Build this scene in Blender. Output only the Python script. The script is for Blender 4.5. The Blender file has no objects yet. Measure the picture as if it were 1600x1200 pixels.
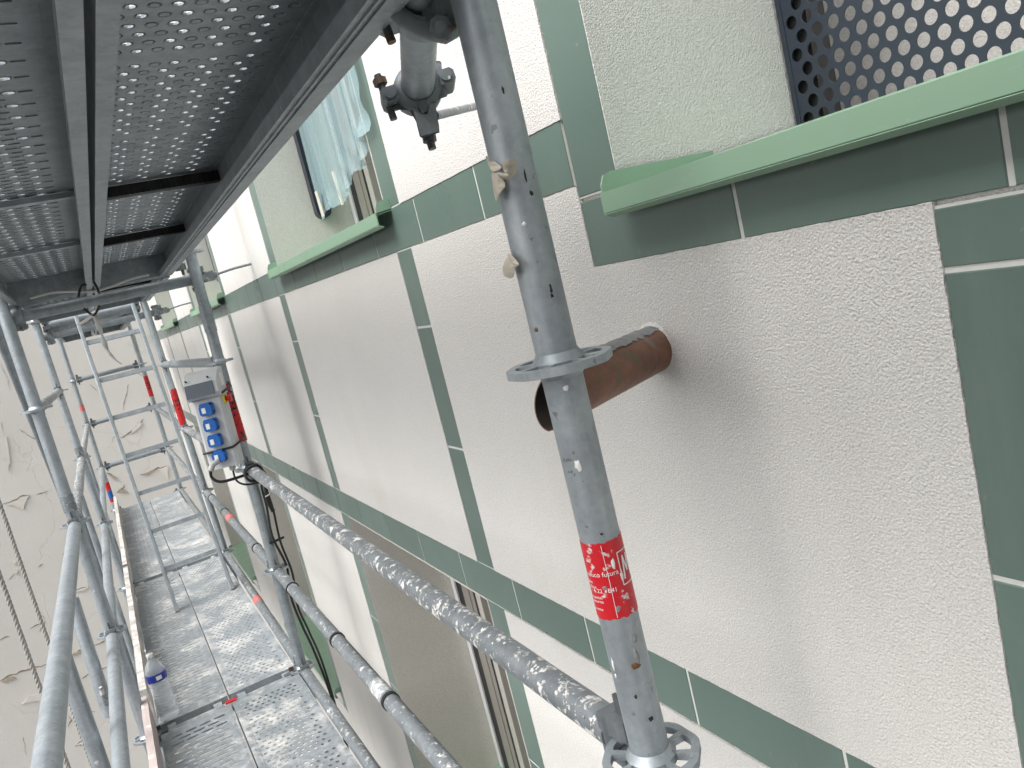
import bpy, math, random
from mathutils import Vector, Matrix
random.seed(7)
S = bpy.context.scene
COL = S.collection
R_ = math.radians

# ------------------------------------------------------------------ camera
cam_d = bpy.data.cameras.new('camera'); cam = bpy.data.objects.new('camera', cam_d); COL.objects.link(cam)
cam_d.sensor_width = 36.0; cam_d.lens = 36.0*1247.56/1600.0; cam_d.clip_start = 0.02; cam_d.clip_end = 2000
yaw, pitch, roll = R_(26.39129), R_(-8.459954), R_(-13.786333)
_f = Vector((math.sin(yaw)*math.cos(pitch), math.cos(yaw)*math.cos(pitch), math.sin(pitch)))
_r = Vector((math.cos(yaw), -math.sin(yaw), 0)); _u = _r.cross(_f)
_r2 = math.cos(roll)*_r + math.sin(roll)*_u; _u2 = -math.sin(roll)*_r + math.cos(roll)*_u
CAM = Vector((-0.45226, -0.78109, 1.62396))
cam.matrix_world = Matrix(((_r2.x,_u2.x,-_f.x,CAM.x),(_r2.y,_u2.y,-_f.y,CAM.y),(_r2.z,_u2.z,-_f.z,CAM.z),(0,0,0,1)))
S.camera = cam
S.render.resolution_x = 1024; S.render.resolution_y = 768

# ------------------------------------------------------------------ world, sun, exposure
SUN_AZ, SUN_EL = R_(-97), R_(52)          # azimuth of the sun from +Y towards +X, overcast
W = bpy.data.worlds.new('World'); S.world = W; W.use_nodes = True
nt = W.node_tree; nt.nodes.clear()
sky = nt.nodes.new('ShaderNodeTexSky'); sky.sky_type = 'NISHITA'; sky.sun_disc = False
sky.sun_elevation = SUN_EL; sky.sun_rotation = SUN_AZ; sky.air_density = 1.0; sky.dust_density = 8.0
hs = nt.nodes.new('ShaderNodeHueSaturation'); hs.inputs['Saturation'].default_value = 0.26
bg = nt.nodes.new('ShaderNodeBackground'); bg.inputs['Strength'].default_value = 0.15
wo = nt.nodes.new('ShaderNodeOutputWorld')
nt.links.new(sky.outputs[0], hs.inputs['Color']); nt.links.new(hs.outputs[0], bg.inputs['Color']); nt.links.new(bg.outputs[0], wo.inputs[0])
sd = bpy.data.lights.new('sun', 'SUN'); sd.energy = 0.5; sd.angle = R_(85); sd.color = (1.0, 0.985, 0.965)
sun = bpy.data.objects.new('sun', sd); COL.objects.link(sun)
_sd = Vector((math.sin(SUN_AZ)*math.cos(SUN_EL), math.cos(SUN_AZ)*math.cos(SUN_EL), math.sin(SUN_EL)))
sun.rotation_euler = _sd.to_track_quat('Z', 'Y').to_euler(); sun.location = _sd*30
S.view_settings.view_transform = 'Standard'; S.view_settings.look = 'None'
S.view_settings.gamma = 1.0; S.view_settings.exposure = 0.80; S.view_settings.use_curve_mapping = False
try:
    S.cycles.use_adaptive_sampling = True; S.cycles.adaptive_threshold = 0.02; S.cycles.max_bounces = 5; S.cycles.diffuse_bounces = 3; S.cycles.glossy_bounces = 3; S.cycles.transparent_max_bounces = 8
except Exception: pass

# ------------------------------------------------------------------ pixel rays (for laying things out on known planes)
FPX = 1247.56
def _ray(u, v): return _r2*((u-800)/FPX) - _u2*((v-600)/FPX) + _f
def onX(u, v, X): d = _ray(u, v); return CAM + d*((X-CAM.x)/d.x)
def onY(u, v, Y): d = _ray(u, v); return CAM + d*((Y-CAM.y)/d.y)
def onZ(u, v, Z): d = _ray(u, v); return CAM + d*((Z-CAM.z)/d.z)
def dep(u, v, D): return CAM + _ray(u, v)*D

# ------------------------------------------------------------------ materials
MATS = {}
class NT:
    def __init__(s, name):
        s.m = bpy.data.materials.new(name); s.m.use_nodes = True; s.t = s.m.node_tree; s.t.nodes.clear()
        s.out = s.n('ShaderNodeOutputMaterial'); s.b = s.n('ShaderNodeBsdfPrincipled'); s.l(s.b.outputs[0], s.out.inputs[0])
        g = s.n('ShaderNodeNewGeometry'); s.pos = g.outputs['Position']; s.nor = g.outputs['Normal']; MATS[name] = s.m
    def n(s, t, **k):
        x = s.t.nodes.new(t)
        for a, b in k.items(): setattr(x, a, b)
        return x
    def l(s, a, b): s.t.links.new(a, b)
    def noise(s, scale, detail=3, rough=.55, vec=None, dist=0):
        x = s.n('ShaderNodeTexNoise'); x.inputs['Scale'].default_value = scale; x.inputs['Detail'].default_value = detail
        x.inputs['Roughness'].default_value = rough; x.inputs['Distortion'].default_value = dist
        s.l(vec or s.pos, x.inputs['Vector']); return x.outputs['Fac']
    def voro(s, scale, feature='F1', vec=None, out='Distance'):
        x = s.n('ShaderNodeTexVoronoi'); x.feature = feature; x.inputs['Scale'].default_value = scale
        s.l(vec or s.pos, x.inputs['Vector']); return x.outputs[out]
    def scl(s, v):
        x = s.n('ShaderNodeVectorMath'); x.operation = 'MULTIPLY'; s.l(s.pos, x.inputs[0]); x.inputs[1].default_value = v; return x.outputs[0]
    def ramp(s, fac, a, b, ca=(0,0,0,1), cb=(1,1,1,1)):
        x = s.n('ShaderNodeValToRGB'); e = x.color_ramp.elements; e[0].position = a; e[1].position = b
        e[0].color = ca; e[1].color = cb; s.l(fac, x.inputs[0]); return x.outputs[0]
    def mix(s, fac, a, b):
        x = s.n('ShaderNodeMix'); x.data_type = 'RGBA'
        for sock, v in ((x.inputs[0], fac), (x.inputs[6], a), (x.inputs[7], b)):
            if isinstance(v, (int, float)): sock.default_value = v
            elif isinstance(v, tuple): sock.default_value = v if len(v) == 4 else (*v, 1)
            else: s.l(v, sock)
        return x.outputs[2]
    def math(s, op, a, b=0.0):
        x = s.n('ShaderNodeMath'); x.operation = op
        for i, v in ((0, a), (1, b)):
            if isinstance(v, (int, float)): x.inputs[i].default_value = v
            else: s.l(v, x.inputs[i])
        return x.outputs[0]
    def bump(s, h, strength=.5, dist=.002):
        x = s.n('ShaderNodeBump'); x.inputs['Strength'].default_value = strength; x.inputs['Distance'].default_value = dist
        s.l(h, x.inputs['Height']); s.l(x.outputs[0], s.b.inputs['Normal'])
    def set(s, **k):
        names = {'col': 'Base Color', 'rough': 'Roughness', 'metal': 'Metallic', 'spec': 'Specular IOR Level', 'alpha': 'Alpha', 'trans': 'Transmission Weight', 'ior': 'IOR', 'coat': 'Coat Weight'}
        for a, v in k.items():
            sock = s.b.inputs[names[a]]
            if isinstance(v, (int, float)): sock.default_value = v
            elif isinstance(v, tuple): sock.default_value = (*v, 1) if len(v) == 3 else v
            else: s.l(v, sock)
        return s

def stucco(name, col, bump=1.0, dist=.0025):
    m = NT(name)
    big = m.ramp(m.noise(1.6, 4), .3, .75); fine = m.noise(260, 3, .6)
    c = m.mix(big, tuple(x*.95 for x in col), tuple(min(1, x*1.03) for x in col))
    c = m.mix(m.ramp(m.noise(110, 3, .7), .35, .65, (0,0,0,1), (.5,.5,.5,1)), c, tuple(x*.90 for x in col))
    c = m.mix(m.ramp(m.noise(2.6, 5, .6, m.scl((1,1,.28))), .54, .78, (0,0,0,1), (.55,.55,.55,1)), c, tuple(x*y for x, y in zip(col, (.83,.82,.79))))
    pit_shade = m.ramp(m.noise(330, 3, .65), .34, .52, (.66,.66,.65,1), (1,1,1,1))  # shade of the grain pits put into the colour as dark noise specks
    x = m.n('ShaderNodeMix'); x.data_type = 'RGBA'; x.blend_type = 'MULTIPLY'; x.inputs[0].default_value = .58
    m.l(c, x.inputs[6]); m.l(pit_shade, x.inputs[7])
    m.set(col=x.outputs[2], rough=.92, spec=.15)
    h = m.math('ADD', m.math('MULTIPLY', m.noise(290, 2, .6), 1.0), m.math('MULTIPLY', m.voro(390, 'SMOOTH_F1'), .5))
    m.bump(h, bump, dist); return m.m
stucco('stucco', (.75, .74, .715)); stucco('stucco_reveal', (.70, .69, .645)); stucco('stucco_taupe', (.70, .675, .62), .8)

def plain(name, col, rough=.5, metal=0, spec=.5, var=.06, scale=8, bump=0, bscale=200):
    m = NT(name); f = m.noise(scale, 4)
    m.set(col=m.mix(f, tuple(x*(1-var) for x in col), tuple(min(1, x*(1+var)) for x in col)), rough=rough, metal=metal, spec=spec)
    if bump: m.bump(m.noise(bscale, 3), bump, .001)
    return m.m
def tile_mat():
    m = NT('tile_green'); f = m.noise(1.2, 3); smear = m.noise(6, 5, .7, m.scl((1,1,.25)))
    c = m.mix(f, (.112, .172, .148), (.134, .197, .171))
    oi = m.n('ShaderNodeObjectInfo'); hv = m.n('ShaderNodeHueSaturation'); m.l(c, hv.inputs['Color'])
    m.l(m.math('ADD', m.math('MULTIPLY', oi.outputs['Random'], .16), .92), hv.inputs['Value']); c = hv.outputs[0]
    c = m.mix(m.ramp(m.noise(45, 6, .75), .64, .74, (0,0,0,1), (.35,.35,.35,1)), c, (.50,.51,.49))
    c = m.mix(m.ramp(smear, .55, .85, (0,0,0,1), (.16,.16,.16,1)), c, (.42, .47, .44))
    m.set(col=c, rough=m.ramp(m.noise(4, 4), .2, .8, (.24,.24,.24,1), (.40,.40,.40,1)), spec=.65)
    m.bump(m.noise(30, 2), .05, .0006)
tile_mat()
plain('grout', (.66, .67, .64), .9, spec=.2, var=.1, scale=60, bump=.5)
def sill_mat():
    m = NT('sill_green'); c = m.mix(m.noise(3, 4), (.255,.405,.287), (.285,.445,.318))
    c = m.mix(m.ramp(m.noise(14, 6, .75, m.scl((1,.6,2.5))), .58, .80, (0,0,0,1), (.5,.5,.5,1)), c, (.47,.54,.47))
    c = m.mix(m.ramp(m.noise(60, 5, .7), .68, .74, (0,0,0,1), (.5,.5,.5,1)), c, (.62,.62,.58))
    m.set(col=c, rough=m.ramp(m.noise(10, 4), .3, .7, (.30,.30,.30,1), (.50,.50,.50,1)))
sill_mat()
plain('navy_metal', (.022, .030, .045), .42, var=.1, scale=12)
plain('black_plastic', (.012, .012, .013), .45)
plain('white_profile', (.72, .73, .74), .4)
plain('grey_profile', (.33, .31, .28), .4, metal=.3)
plain('light_profile', (.55, .53, .49), .4, metal=.2)
plain('box_grey', (.55, .57, .58), .45, var=.02)
plain('box_grey_dark', (.40, .41, .41), .5, var=.02)
plain('socket_blue', (.015, .12, .42), .4, var=.04)
plain('label_white', (.78, .78, .77), .5)
plain('yellow_plastic', (.72, .56, .02), .4)
plain('red_plastic', (.55, .015, .02), .45)
plain('red_marker', (.60, .17, .16), .6, var=.3, scale=60)
plain('print_black', (.012, .012, .012), .6)
plain('print_white', (.80, .78, .78), .6)
plain('cable_black', (.015, .016, .018), .5)
plain('cable_white', (.62, .62, .60), .5, var=.12, scale=40)
plain('lace_white', (.74, .74, .72), .45)
plain('rope', (.33, .32, .30), .9, var=.35, scale=90)
plain('masking_tape', (.52, .485, .405), .8, var=.08, scale=40)
plain('dark_steel', (.012, .012, .013), .6, metal=.2)
plain('flake_light', (.62, .60, .55), .9, var=.1, scale=30)
plain('flake_brown', (.36, .31, .25), .95, var=.25, scale=25)
plain('crack_dark', (.23, .19, .145), .95, var=.25, scale=25)
plain('bore_shade', (.03, .022, .018), .8)  # near-black, paints the shade inside the outlet pipe
plain('wood_brown', (.13, .075, .055), .8, var=.2, scale=25)
plain('ground', (.07, .068, .064), .95, var=.15, scale=1)
def glass_dark():
    m = NT('glass_dark'); m.set(col=(.035, .028, .022), rough=.08, spec=.6)
glass_dark()

def galv(name, splat=.3, light=1.0, metal=.45, speck=.5, dust=0.0, rust=0.0):
    m = NT(name)
    f = m.noise(22, 5, .65); sp = m.voro(140, out='Color'); spv = m.n('ShaderNodeSeparateColor'); m.l(sp, spv.inputs[0])
    g = m.math('ADD', m.math('MULTIPLY', f, .88), m.math('MULTIPLY', spv.outputs[0], .12))
    c = m.ramp(g, .25, .75, tuple(x*light for x in (.165,.188,.205))+(1,), tuple(x*light for x in (.270,.298,.318))+(1,))
    streak = m.noise(40, 3, .6, m.scl((1,1,.12)))
    c = m.mix(m.ramp(streak, .52, .75, (0,0,0,1), (.22,.22,.22,1)), c, tuple(x*light for x in (.43,.45,.46)))
    if speck: c = m.mix(m.ramp(m.noise(75, 3, .5), .685, .72, (0,0,0,1), (speck,speck,speck,1)), c, (.045,.046,.047))
    if rust: c = m.mix(m.ramp(m.noise(14, 5, .7), .66-.1*rust, .74-.1*rust), c, (.16,.075,.03))
    tot = None
    if splat:
        a = m.ramp(m.noise(34, 5, .68), .71-.18*splat, .745-.16*splat); a2 = m.ramp(m.noise(70, 3, .6), .74-.17*splat, .77-.16*splat)
        tot = m.math('MAXIMUM', a, m.math('MULTIPLY', a2, .85))
    if dust:
        d = m.ramp(m.math('ADD', m.math('MULTIPLY', m.noise(24, 5, .7), .45), m.math('MULTIPLY', m.noise(5, 4), .55)), .60-.27*dust, .72-.17*dust)
        nz = m.n('ShaderNodeSeparateXYZ'); m.l(m.nor, nz.inputs[0])
        up = m.ramp(nz.outputs[2], -.1, .6); d = m.math('MULTIPLY', d, up)
        tot = d if tot is None else m.math('MAXIMUM', tot, d)
    rough = .5
    if tot is not None:
        wh = m.mix(m.noise(20, 3), (.60,.595,.57), (.76,.755,.74))
        c = m.mix(tot, c, wh)
        m.set(metal=m.ramp(tot, 0, 1, (metal,)*3+(1,), (0,0,0,1)), rough=m.ramp(tot, 0, 1, (.47,.47,.47,1), (.85,.85,.85,1)))
        m.bump(m.math('ADD', m.math('MULTIPLY', tot, 1.0), m.math('MULTIPLY', m.noise(120, 3), .15)), .8, .0025)
    else:
        m.set(metal=metal, rough=.47); m.bump(m.noise(120, 3), .15, .001)
    m.set(col=c); return m.m
galv('galv_near', .0, 1.55, .55, .45)
galv('galv', .16, 1.45, .6, .5)
galv('galv_rail', .66, 1.2, .55, .6)
galv('galv_rail_heavy', .86, 1.1, .55, .7)
galv('galv_outer', .22, 1.75, .62, .3)
galv('galv_painted', .95, 1.1, .3, .2)
galv('galv_deck', .16, 1.4, .25, .1, dust=.42)
galv('galv_deck_dusty', .2, 1.55, .2, .1, dust=.50)
galv('galv_under', .12, 1.3, .4, .3)
galv('alu_beam', .08, 1.35, .45, .2)
galv('alu', .10, 1.75, .4, .0)
galv('torn_paper', 1.15, 1.6, .1, .1)
galv('cast_coupler', .10, 1.15, .2, .5, rust=.8)
galv('brown_cast', .05, 1.0, .2, .4, rust=1.25)
galv('cast_pale', .75, 1.0, .2, .3)
galv('forged', .12, .7, .3, .6)
galv('rusty', .0, .4, .2, .3, rust=1.6)

def gable_mat():
    m = NT('old_paint')
    c = m.mix(m.ramp(m.noise(.9, 5, .6), .3, .75), (.565,.555,.53), (.625,.615,.59))
    c = m.mix(m.ramp(m.noise(5, 6, .7), .60, .80, (0,0,0,1), (.5,.5,.5,1)), c, (.585,.57,.53))
    w = m.n('ShaderNodeTexVoronoi'); w.feature = 'DISTANCE_TO_EDGE'; w.inputs['Scale'].default_value = .9
    nx = m.n('ShaderNodeTexNoise'); nx.inputs['Scale'].default_value = 1.5; nx.inputs['Detail'].default_value = 6; m.l(m.pos, nx.inputs['Vector'])
    vm = m.n('ShaderNodeVectorMath'); vm.operation = 'MULTIPLY_ADD'; m.l(nx.outputs['Color'], vm.inputs[0]); vm.inputs[1].default_value = (.8,.8,.8); m.l(m.pos, vm.inputs[2])
    m.l(vm.outputs[0], w.inputs['Vector'])
    gate = m.ramp(m.noise(1.1, 2), .50, .58)
    ck = m.math('MULTIPLY', m.ramp(w.outputs['Distance'], .003, .007, (1,1,1,1), (0,0,0,1)), gate)
    c = m.mix(m.math('MULTIPLY', ck, .12), c, (.30,.265,.21))
    m.set(col=c, rough=.85, spec=.25); m.bump(m.math('SUBTRACT', m.noise(35, 4), ck), .35, .006)
gable_mat()
def copper():
    m = NT('rusty_pipe')
    st = m.noise(22, 5, .65, m.scl((.25,1,1)))
    c = m.ramp(st, .28, .72, (.11,.050,.032,1), (.28,.130,.078,1))
    c = m.mix(m.ramp(m.noise(30, 4), .55, .70), c, (.13,.105,.055))
    c = m.mix(m.ramp(m.noise(14, 4), .62, .72, (0,0,0,1), (.8,.8,.8,1)), c, (.19,.18,.165))
    m.set(col=c, rough=.5, metal=.25); m.bump(m.noise(60, 4), .4, .0015)
copper()
def cement():
    m = NT('cement_smear'); m.set(col=m.mix(m.noise(60, 4), (.13,.135,.135), (.36,.36,.35)), rough=.95); m.bump(m.noise(90, 4), 1, .003)
cement()
def wood():
    m = NT('toe_wood'); st = m.noise(10, 5, .6, m.scl((9,.6,9)))
    c = m.ramp(st, .3, .7, (.34,.32,.295,1), (.46,.44,.41,1))
    c = m.mix(m.ramp(m.noise(12, 5, .7), .42, .58), c, (.66,.63,.60)); m.set(col=c, rough=.85)
    m.bump(st, .4, .002)
    m = NT('toe_wood_pink'); st = m.noise(10, 5, .6, m.scl((9,.6,9)))
    c = m.ramp(st, .3, .7, (.42,.345,.335,1), (.53,.465,.45,1))
    c = m.mix(m.ramp(m.noise(15, 5, .7), .55, .66), c, (.66,.63,.60)); m.set(col=c, rough=.85); m.bump(st, .4, .002)
wood()
def film(name, col, alpha, rough):
    m = NT(name); m.set(col=col, rough=rough, alpha=alpha, spec=.6); m.m.use_backface_culling = False
    return m
film('plastic_film', (.42, .60, .64), .42, .22)
film('pet', (.72, .78, .82), .34, .05)
film('visor', (.10, .12, .16), .93, .1)
def stickerm():
    m = NT('sticker_red')
    c = m.mix(m.ramp(m.noise(55, 5, .65), .60, .64), (.56,.012,.022), (.60,.57,.56)); m.set(col=c, rough=.38)
stickerm()

# ------------------------------------------------------------------ mesh builder
OFF = {}
class MB:
    def __init__(s): s.v = []; s.f = []; s.sm = []
    def add(s, vs, fs, smooth=False):
        o = len(s.v); s.v += [Vector(v) for v in vs]; s.f += [tuple(i+o for i in f) for f in fs]; s.sm += [smooth]*len(fs); return s
    def box(s, x0, x1, y0, y1, z0, z1):
        return s.add([(x0,y0,z0),(x1,y0,z0),(x1,y1,z0),(x0,y1,z0),(x0,y0,z1),(x1,y0,z1),(x1,y1,z1),(x0,y1,z1)],
              [(0,3,2,1),(4,5,6,7),(0,1,5,4),(1,2,6,5),(2,3,7,6),(3,0,4,7)])
    def obox(s, c, ax, ay, az):
        c = Vector(c); ax, ay, az = Vector(ax), Vector(ay), Vector(az); vs = []
        for k in (-1, 1):
            for i, j in ((-1,-1),(1,-1),(1,1),(-1,1)): vs.append(c+ax*i+ay*j+az*k)
        return s.add(vs, [(0,3,2,1),(4,5,6,7),(0,1,5,4),(1,2,6,5),(2,3,7,6),(3,0,4,7)])
    def bbox(s, c, ax, ay, az, b):            # chamfered oriented box: bevel on edges along az
        c = Vector(c); ax, ay, az = Vector(ax), Vector(ay), Vector(az)
        bx, by = b/ax.length, b/ay.length
        ol = [(-1+bx,-1),(1-bx,-1),(1,-1+by),(1,1-by),(1-bx,1),(-1+bx,1),(-1,1-by),(-1,-1+by)]
        vs = [c+ax*i+ay*j-az for i, j in ol]+[c+ax*i+ay*j+az for i, j in ol]
        return s.add(vs, [tuple(range(7,-1,-1)), tuple(range(8,16))]+[(i,(i+1)%8,(i+1)%8+8,i+8) for i in range(8)])
    def tube(s, path, r, n=14, caps=True):
        P = [Vector(p) for p in path]; rr = r if isinstance(r, (list, tuple)) else [r]*len(P)
        t0 = (P[1]-P[0]).normalized(); a = Vector((0,0,1)) if abs(t0.z) < .9 else Vector((1,0,0))
        u = t0.cross(a).normalized(); vs = []; fs = []
        for i, p in enumerate(P):
            if i == 0: t = P[1]-P[0]
            elif i == len(P)-1: t = P[-1]-P[-2]
            else: t = (P[i+1]-P[i]).normalized()+(P[i]-P[i-1]).normalized()
            t.normalize(); u = (u - t*u.dot(t)).normalized(); w = t.cross(u)
            for k in range(n):
                an = 2*math.pi*k/n; vs.append(p+(u*math.cos(an)+w*math.sin(an))*rr[i])
        for i in range(len(P)-1):
            for k in range(n):
                k2 = (k+1)%n; fs.append((i*n+k, i*n+k2, (i+1)*n+k2, (i+1)*n+k))
        s.add(vs, fs, True)
        if caps:
            s.add(vs[:n], [tuple(range(n-1,-1,-1))]); s.add(vs[-n:], [tuple(range(n))])
        return s
    def lathe(s, prof, base, n=24, axis=(0,0,1)):
        az = Vector(axis).normalized(); a = Vector((1,0,0)) if abs(az.x) < .9 else Vector((0,1,0))
        ux = (a-az*a.dot(az)).normalized(); uy = az.cross(ux); base = Vector(base); vs = []; fs = []
        for r, h in prof:
            for k in range(n):
                an = 2*math.pi*k/n; vs.append(base+az*h+(ux*math.cos(an)+uy*math.sin(an))*r)
        for i in range(len(prof)-1):
            for k in range(n):
                k2 = (k+1)%n; fs.append((i*n+k, i*n+k2, (i+1)*n+k2, (i+1)*n+k))
        s.add(vs, fs, True); return s
    def prism(s, outline, d):                 # outline: list of 3D points (flat), extruded by vector d
        n = len(outline); d = Vector(d); a = [Vector(p) for p in outline]
        s.add(a+[p+d for p in a], [tuple(range(n-1,-1,-1)), tuple(range(n,2*n))]+[(i,(i+1)%n,(i+1)%n+n,i+n) for i in range(n)]); return s
    def build(s, name, mat, parent=None, loc=None):
        o = Vector((0,0,0))
        if parent is not None: o = OFF[parent.name]
        elif loc is not None: o = Vector(loc)
        me = bpy.data.meshes.new(name); me.from_pydata([tuple(v-o) for v in s.v], [], s.f); me.update()
        me.polygons.foreach_set('use_smooth', s.sm)
        if not isinstance(mat, (list, tuple)): mat = [mat]
        for m in mat: me.materials.append(MATS[m])
        ob = bpy.data.objects.new(name, me); COL.objects.link(ob)
        if parent is not None: ob.parent = parent
        else: ob.location = o
        OFF[ob.name] = o
        return ob
def recalc(ob):
    import bmesh
    bm = bmesh.new(); bm.from_mesh(ob.data); bmesh.ops.recalc_face_normals(bm, faces=bm.faces); bm.to_mesh(ob.data); bm.free(); return ob
def tag(o, label=None, cat=None, group=None, kind=None):
    if label: o['label'] = label
    if cat: o['category'] = cat
    if group: o['group'] = group
    if kind: o['kind'] = kind
    return o
def thing(name, label, cat, loc, group=None):
    e = bpy.data.objects.new(name, None); COL.objects.link(e); e.location = loc; e.empty_display_size = .05
    OFF[e.name] = Vector(loc); return tag(e, label, cat, group)
def part_empty(name, parent):
    e = bpy.data.objects.new(name, None); COL.objects.link(e); e.parent = parent; OFF[e.name] = OFF[parent.name]; return e

# ------------------------------------------------------------------ layout numbers
XW = .300                       # outer face of the render
YG = 11.0                       # old gable wall that closes the yard
YS = [0.0, 3.033, 5.658, 9.153] # rows of standards
XO = -.705
RT = .02415
GZ = -6.2
Z_LB0, Z_LB1 = .7372, .848       # lower tile band
Z_UB0, Z_UB1 = 1.720, 1.827     # upper tile band

# ================================================================== SETTING
tag(MB().box(-200, 200, -200, 200, GZ-.3, GZ).build('ground', 'ground'), kind='structure')

# ---------------- gable wall with peeling paint
gable = thing('gable_wall', 'old beige gable wall with peeling cracked paint closing the far end', 'wall', (-3, YG, GZ))
MB().box(-14, .72, YG, YG+.35, GZ, 8.0).build('wall', 'old_paint', gable)
def gp(u, v, dy=0.0): p = onY(u, v, YG); return Vector((p.x, YG-dy, p.z))
def crack(pts, w=.014, mat='crack_dark', nm='crack'):
    P = []; 
    for (a, b) in zip(pts, pts[1:]):
        n = max(2, int(math.hypot(b[0]-a[0], b[1]-a[1])/5))
        for i in range(n): t = i/n; P.append((a[0]+(b[0]-a[0])*t, a[1]+(b[1]-a[1])*t))
    P.append(pts[-1]); m = MB(); top = []; bot = []
    for i, p in enumerate(P):
        e = gp(p[0], p[1]); k = w*(.35+random.random())*(0.3 if i in (0, len(P)-1) else 1)
        j = Vector((random.uniform(-.008,.008), 0, random.uniform(-.012,.012)))
        top.append(e+j+Vector((0,0,k))); bot.append(e+j-Vector((0,0,k)))
    n = len(P)
    for i in range(n-1):
        q = [top[i], top[i+1], bot[i+1], bot[i]]
        m.prism([Vector((v.x, YG-.001, v.z)) for v in q], (0, -.003, 0))
    return recalc(m.build(nm, mat, gable))
def flake(pts, mat='flake_light', th=.012, nm='paint_flake', lift=.004):
    P = []; n0 = len(pts)
    for i in range(n0):
        a, b = pts[i], pts[(i+1)%n0]
        for t in (0, .35, .7): P.append((a[0]+(b[0]-a[0])*t+random.uniform(-.8,.8), a[1]+(b[1]-a[1])*t+random.uniform(-.8,.8)))
    return recalc(MB().prism([gp(u, v, lift) for u, v in P], (0, -th, 0)).build(nm, mat, gable))
CR = [[(4,788),(20,781),(47,772)],[(58,773),(75,766)],[(0,1063),(30,1050),(60,1042),(80,1036),(105,1027),(125,1017),(165,1000)],
 [(188,685),(205,673),(217,664),(225,655)],[(219,743),(236,735),(262,728)],[(165,738),(178,744),(183,751)],[(182,769),(193,764),(194,755)],
 [(2,660),(10,690),(15,712),(13,733)],[(0,568),(10,590),(16,607)],[(117,923),(133,918),(140,900)],[(108,1118),(112,1124),(106,1135)],
 [(118,1165),(128,1158),(124,1166)],[(36,1152),(41,1178)],[(103,860),(98,866)],[(60,885),(66,880)],[(140,600),(152,612)],[(175,690),(182,676)],
 [(128,1060),(150,1048),(172,1040)],[(205,575),(222,588)],[(0,1000),(14,994)],[(55,948),(62,960)],[(130,1108),(150,1112)],[(188,1118),(196,1130)],
 [(110,690),(118,684)],[(200,600),(192,640)],[(30,670),(60,690)],[(14,905),(22,895)],[(64,955),(70,972),(62,985)],[(48,982),(66,972)]]
for c in CR: crack(c, .009 if len(c) > 2 else .006)
FL = [([(10,788),(46,774),(38,790),(36,796),(22,789)],'flake_light'),([(34,1100),(46,1086),(66,1083),(72,1095),(56,1094)],'flake_light'),
 ([(0,1064),(18,1056),(26,1060),(8,1066)],'flake_brown'),([(103,1027),(120,1018),(134,1015),(120,1022)],'flake_brown'),
 ([(222,742),(236,735),(243,733),(232,741)],'flake_brown'),([(248,733),(262,728),(263,748),(256,744)],'flake_light'),
 ([(166,739),(180,744),(184,752),(174,745)],'flake_brown'),([(183,768),(193,764),(200,770)],'flake_brown'),
 ([(206,671),(216,663),(222,661),(214,672),(204,678)],'flake_light'),([(7,682),(11,682),(14,708),(16,722),(11,737),(12,716)],'flake_light'),
 ([(117,924),(134,919),(140,899),(138,918),(131,923)],'flake_light'),([(18,878),(26,876),(23,884)],'flake_light'),([(20,890),(28,890),(26,898),(22,896)],'flake_light'),
 ([(120,1163),(129,1158),(127,1163)],'flake_light'),([(214,560),(225,572),(218,570)],'flake_light'),([(215,1150),(232,1148),(226,1160)],'flake_brown')]
for p, mt in FL: flake(p, mt)

# ================================================================== FACADE
fac = thing('building_facade', 'white rendered facade with green tile bands and deep window reveals', 'facade', (XW, 3.0, GZ))
WIN = [(1.212, 2.590), (4.172, 5.600), (7.130, 8.560)]
UZ0, UZ1 = 1.800, 3.30
LZ0, LZ1 = -.725, .737
NW = (-1.35, .223)                       # near upper opening with the perforated screen
XB0, XB1 = XW+.008, XW+.48
YA, YB = -3.2, YG
ZT = 6.5
def wall_boxes():
    m = MB()
    def b(y0, y1, z0, z1): m.box(XB0, XB1, y0, y1, z0, z1)
    # upper floor columns
    eds = [YA, NW[0]]; 
    cols_u = [(YA, NW[0]), (NW[1], WIN[0][0]), (WIN[0][1], WIN[1][0]), (WIN[1][1], WIN[2][0]), (WIN[2][1], YB)]
    for a, c in cols_u: b(a, c, UZ0, UZ1)
    b(YA, YB, UZ1, ZT)
    # spandrel (sill of the near opening is lower)
    b(NW[1], YB, LZ1, UZ0); b(NW[0], NW[1], LZ1, 1.689); b(YA, NW[0], LZ1, UZ0)
    cols_l = [(YA, WIN[0][0]), (WIN[0][1], WIN[1][0]), (WIN[1][1], WIN[2][0]), (WIN[2][1], YB)]
    for a, c in cols_l: b(a, c, LZ0, LZ1)
    b(YA, YB, GZ, LZ0)
    return m
wall_boxes().build('wall', 'stucco', fac)

def panel(pts, name='render_panel', mat='stucco', jit=.0005, x=XW):
    P = []
    n0 = len(pts)
    for i in range(n0):
        a, b = pts[i], pts[(i+1)%n0]; L = math.hypot(b[0]-a[0], b[1]-a[1])
        n = max(1, int(L/ (.010 if a[0] < 1.9 else .05)))
        for k in range(n):
            t = k/n; P.append((a[0]+(b[0]-a[0])*t+random.uniform(-jit,jit), a[1]+(b[1]-a[1])*t+random.uniform(-jit,jit)))
    return recalc(MB().prism([(x, y, z) for y, z in P], (.0075, 0, 0)).build(name, mat, fac))
def rect(y0, y1, z0, z1, **k): return panel([(y0,z0),(y1,z0),(y1,z1),(y0,z1)], **k)
SY = [(1.102,1.207),(2.592,2.702),(4.080,4.190),(5.575,5.680),(7.055,7.160),(8.540,8.645),(10.03,10.14)]
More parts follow.
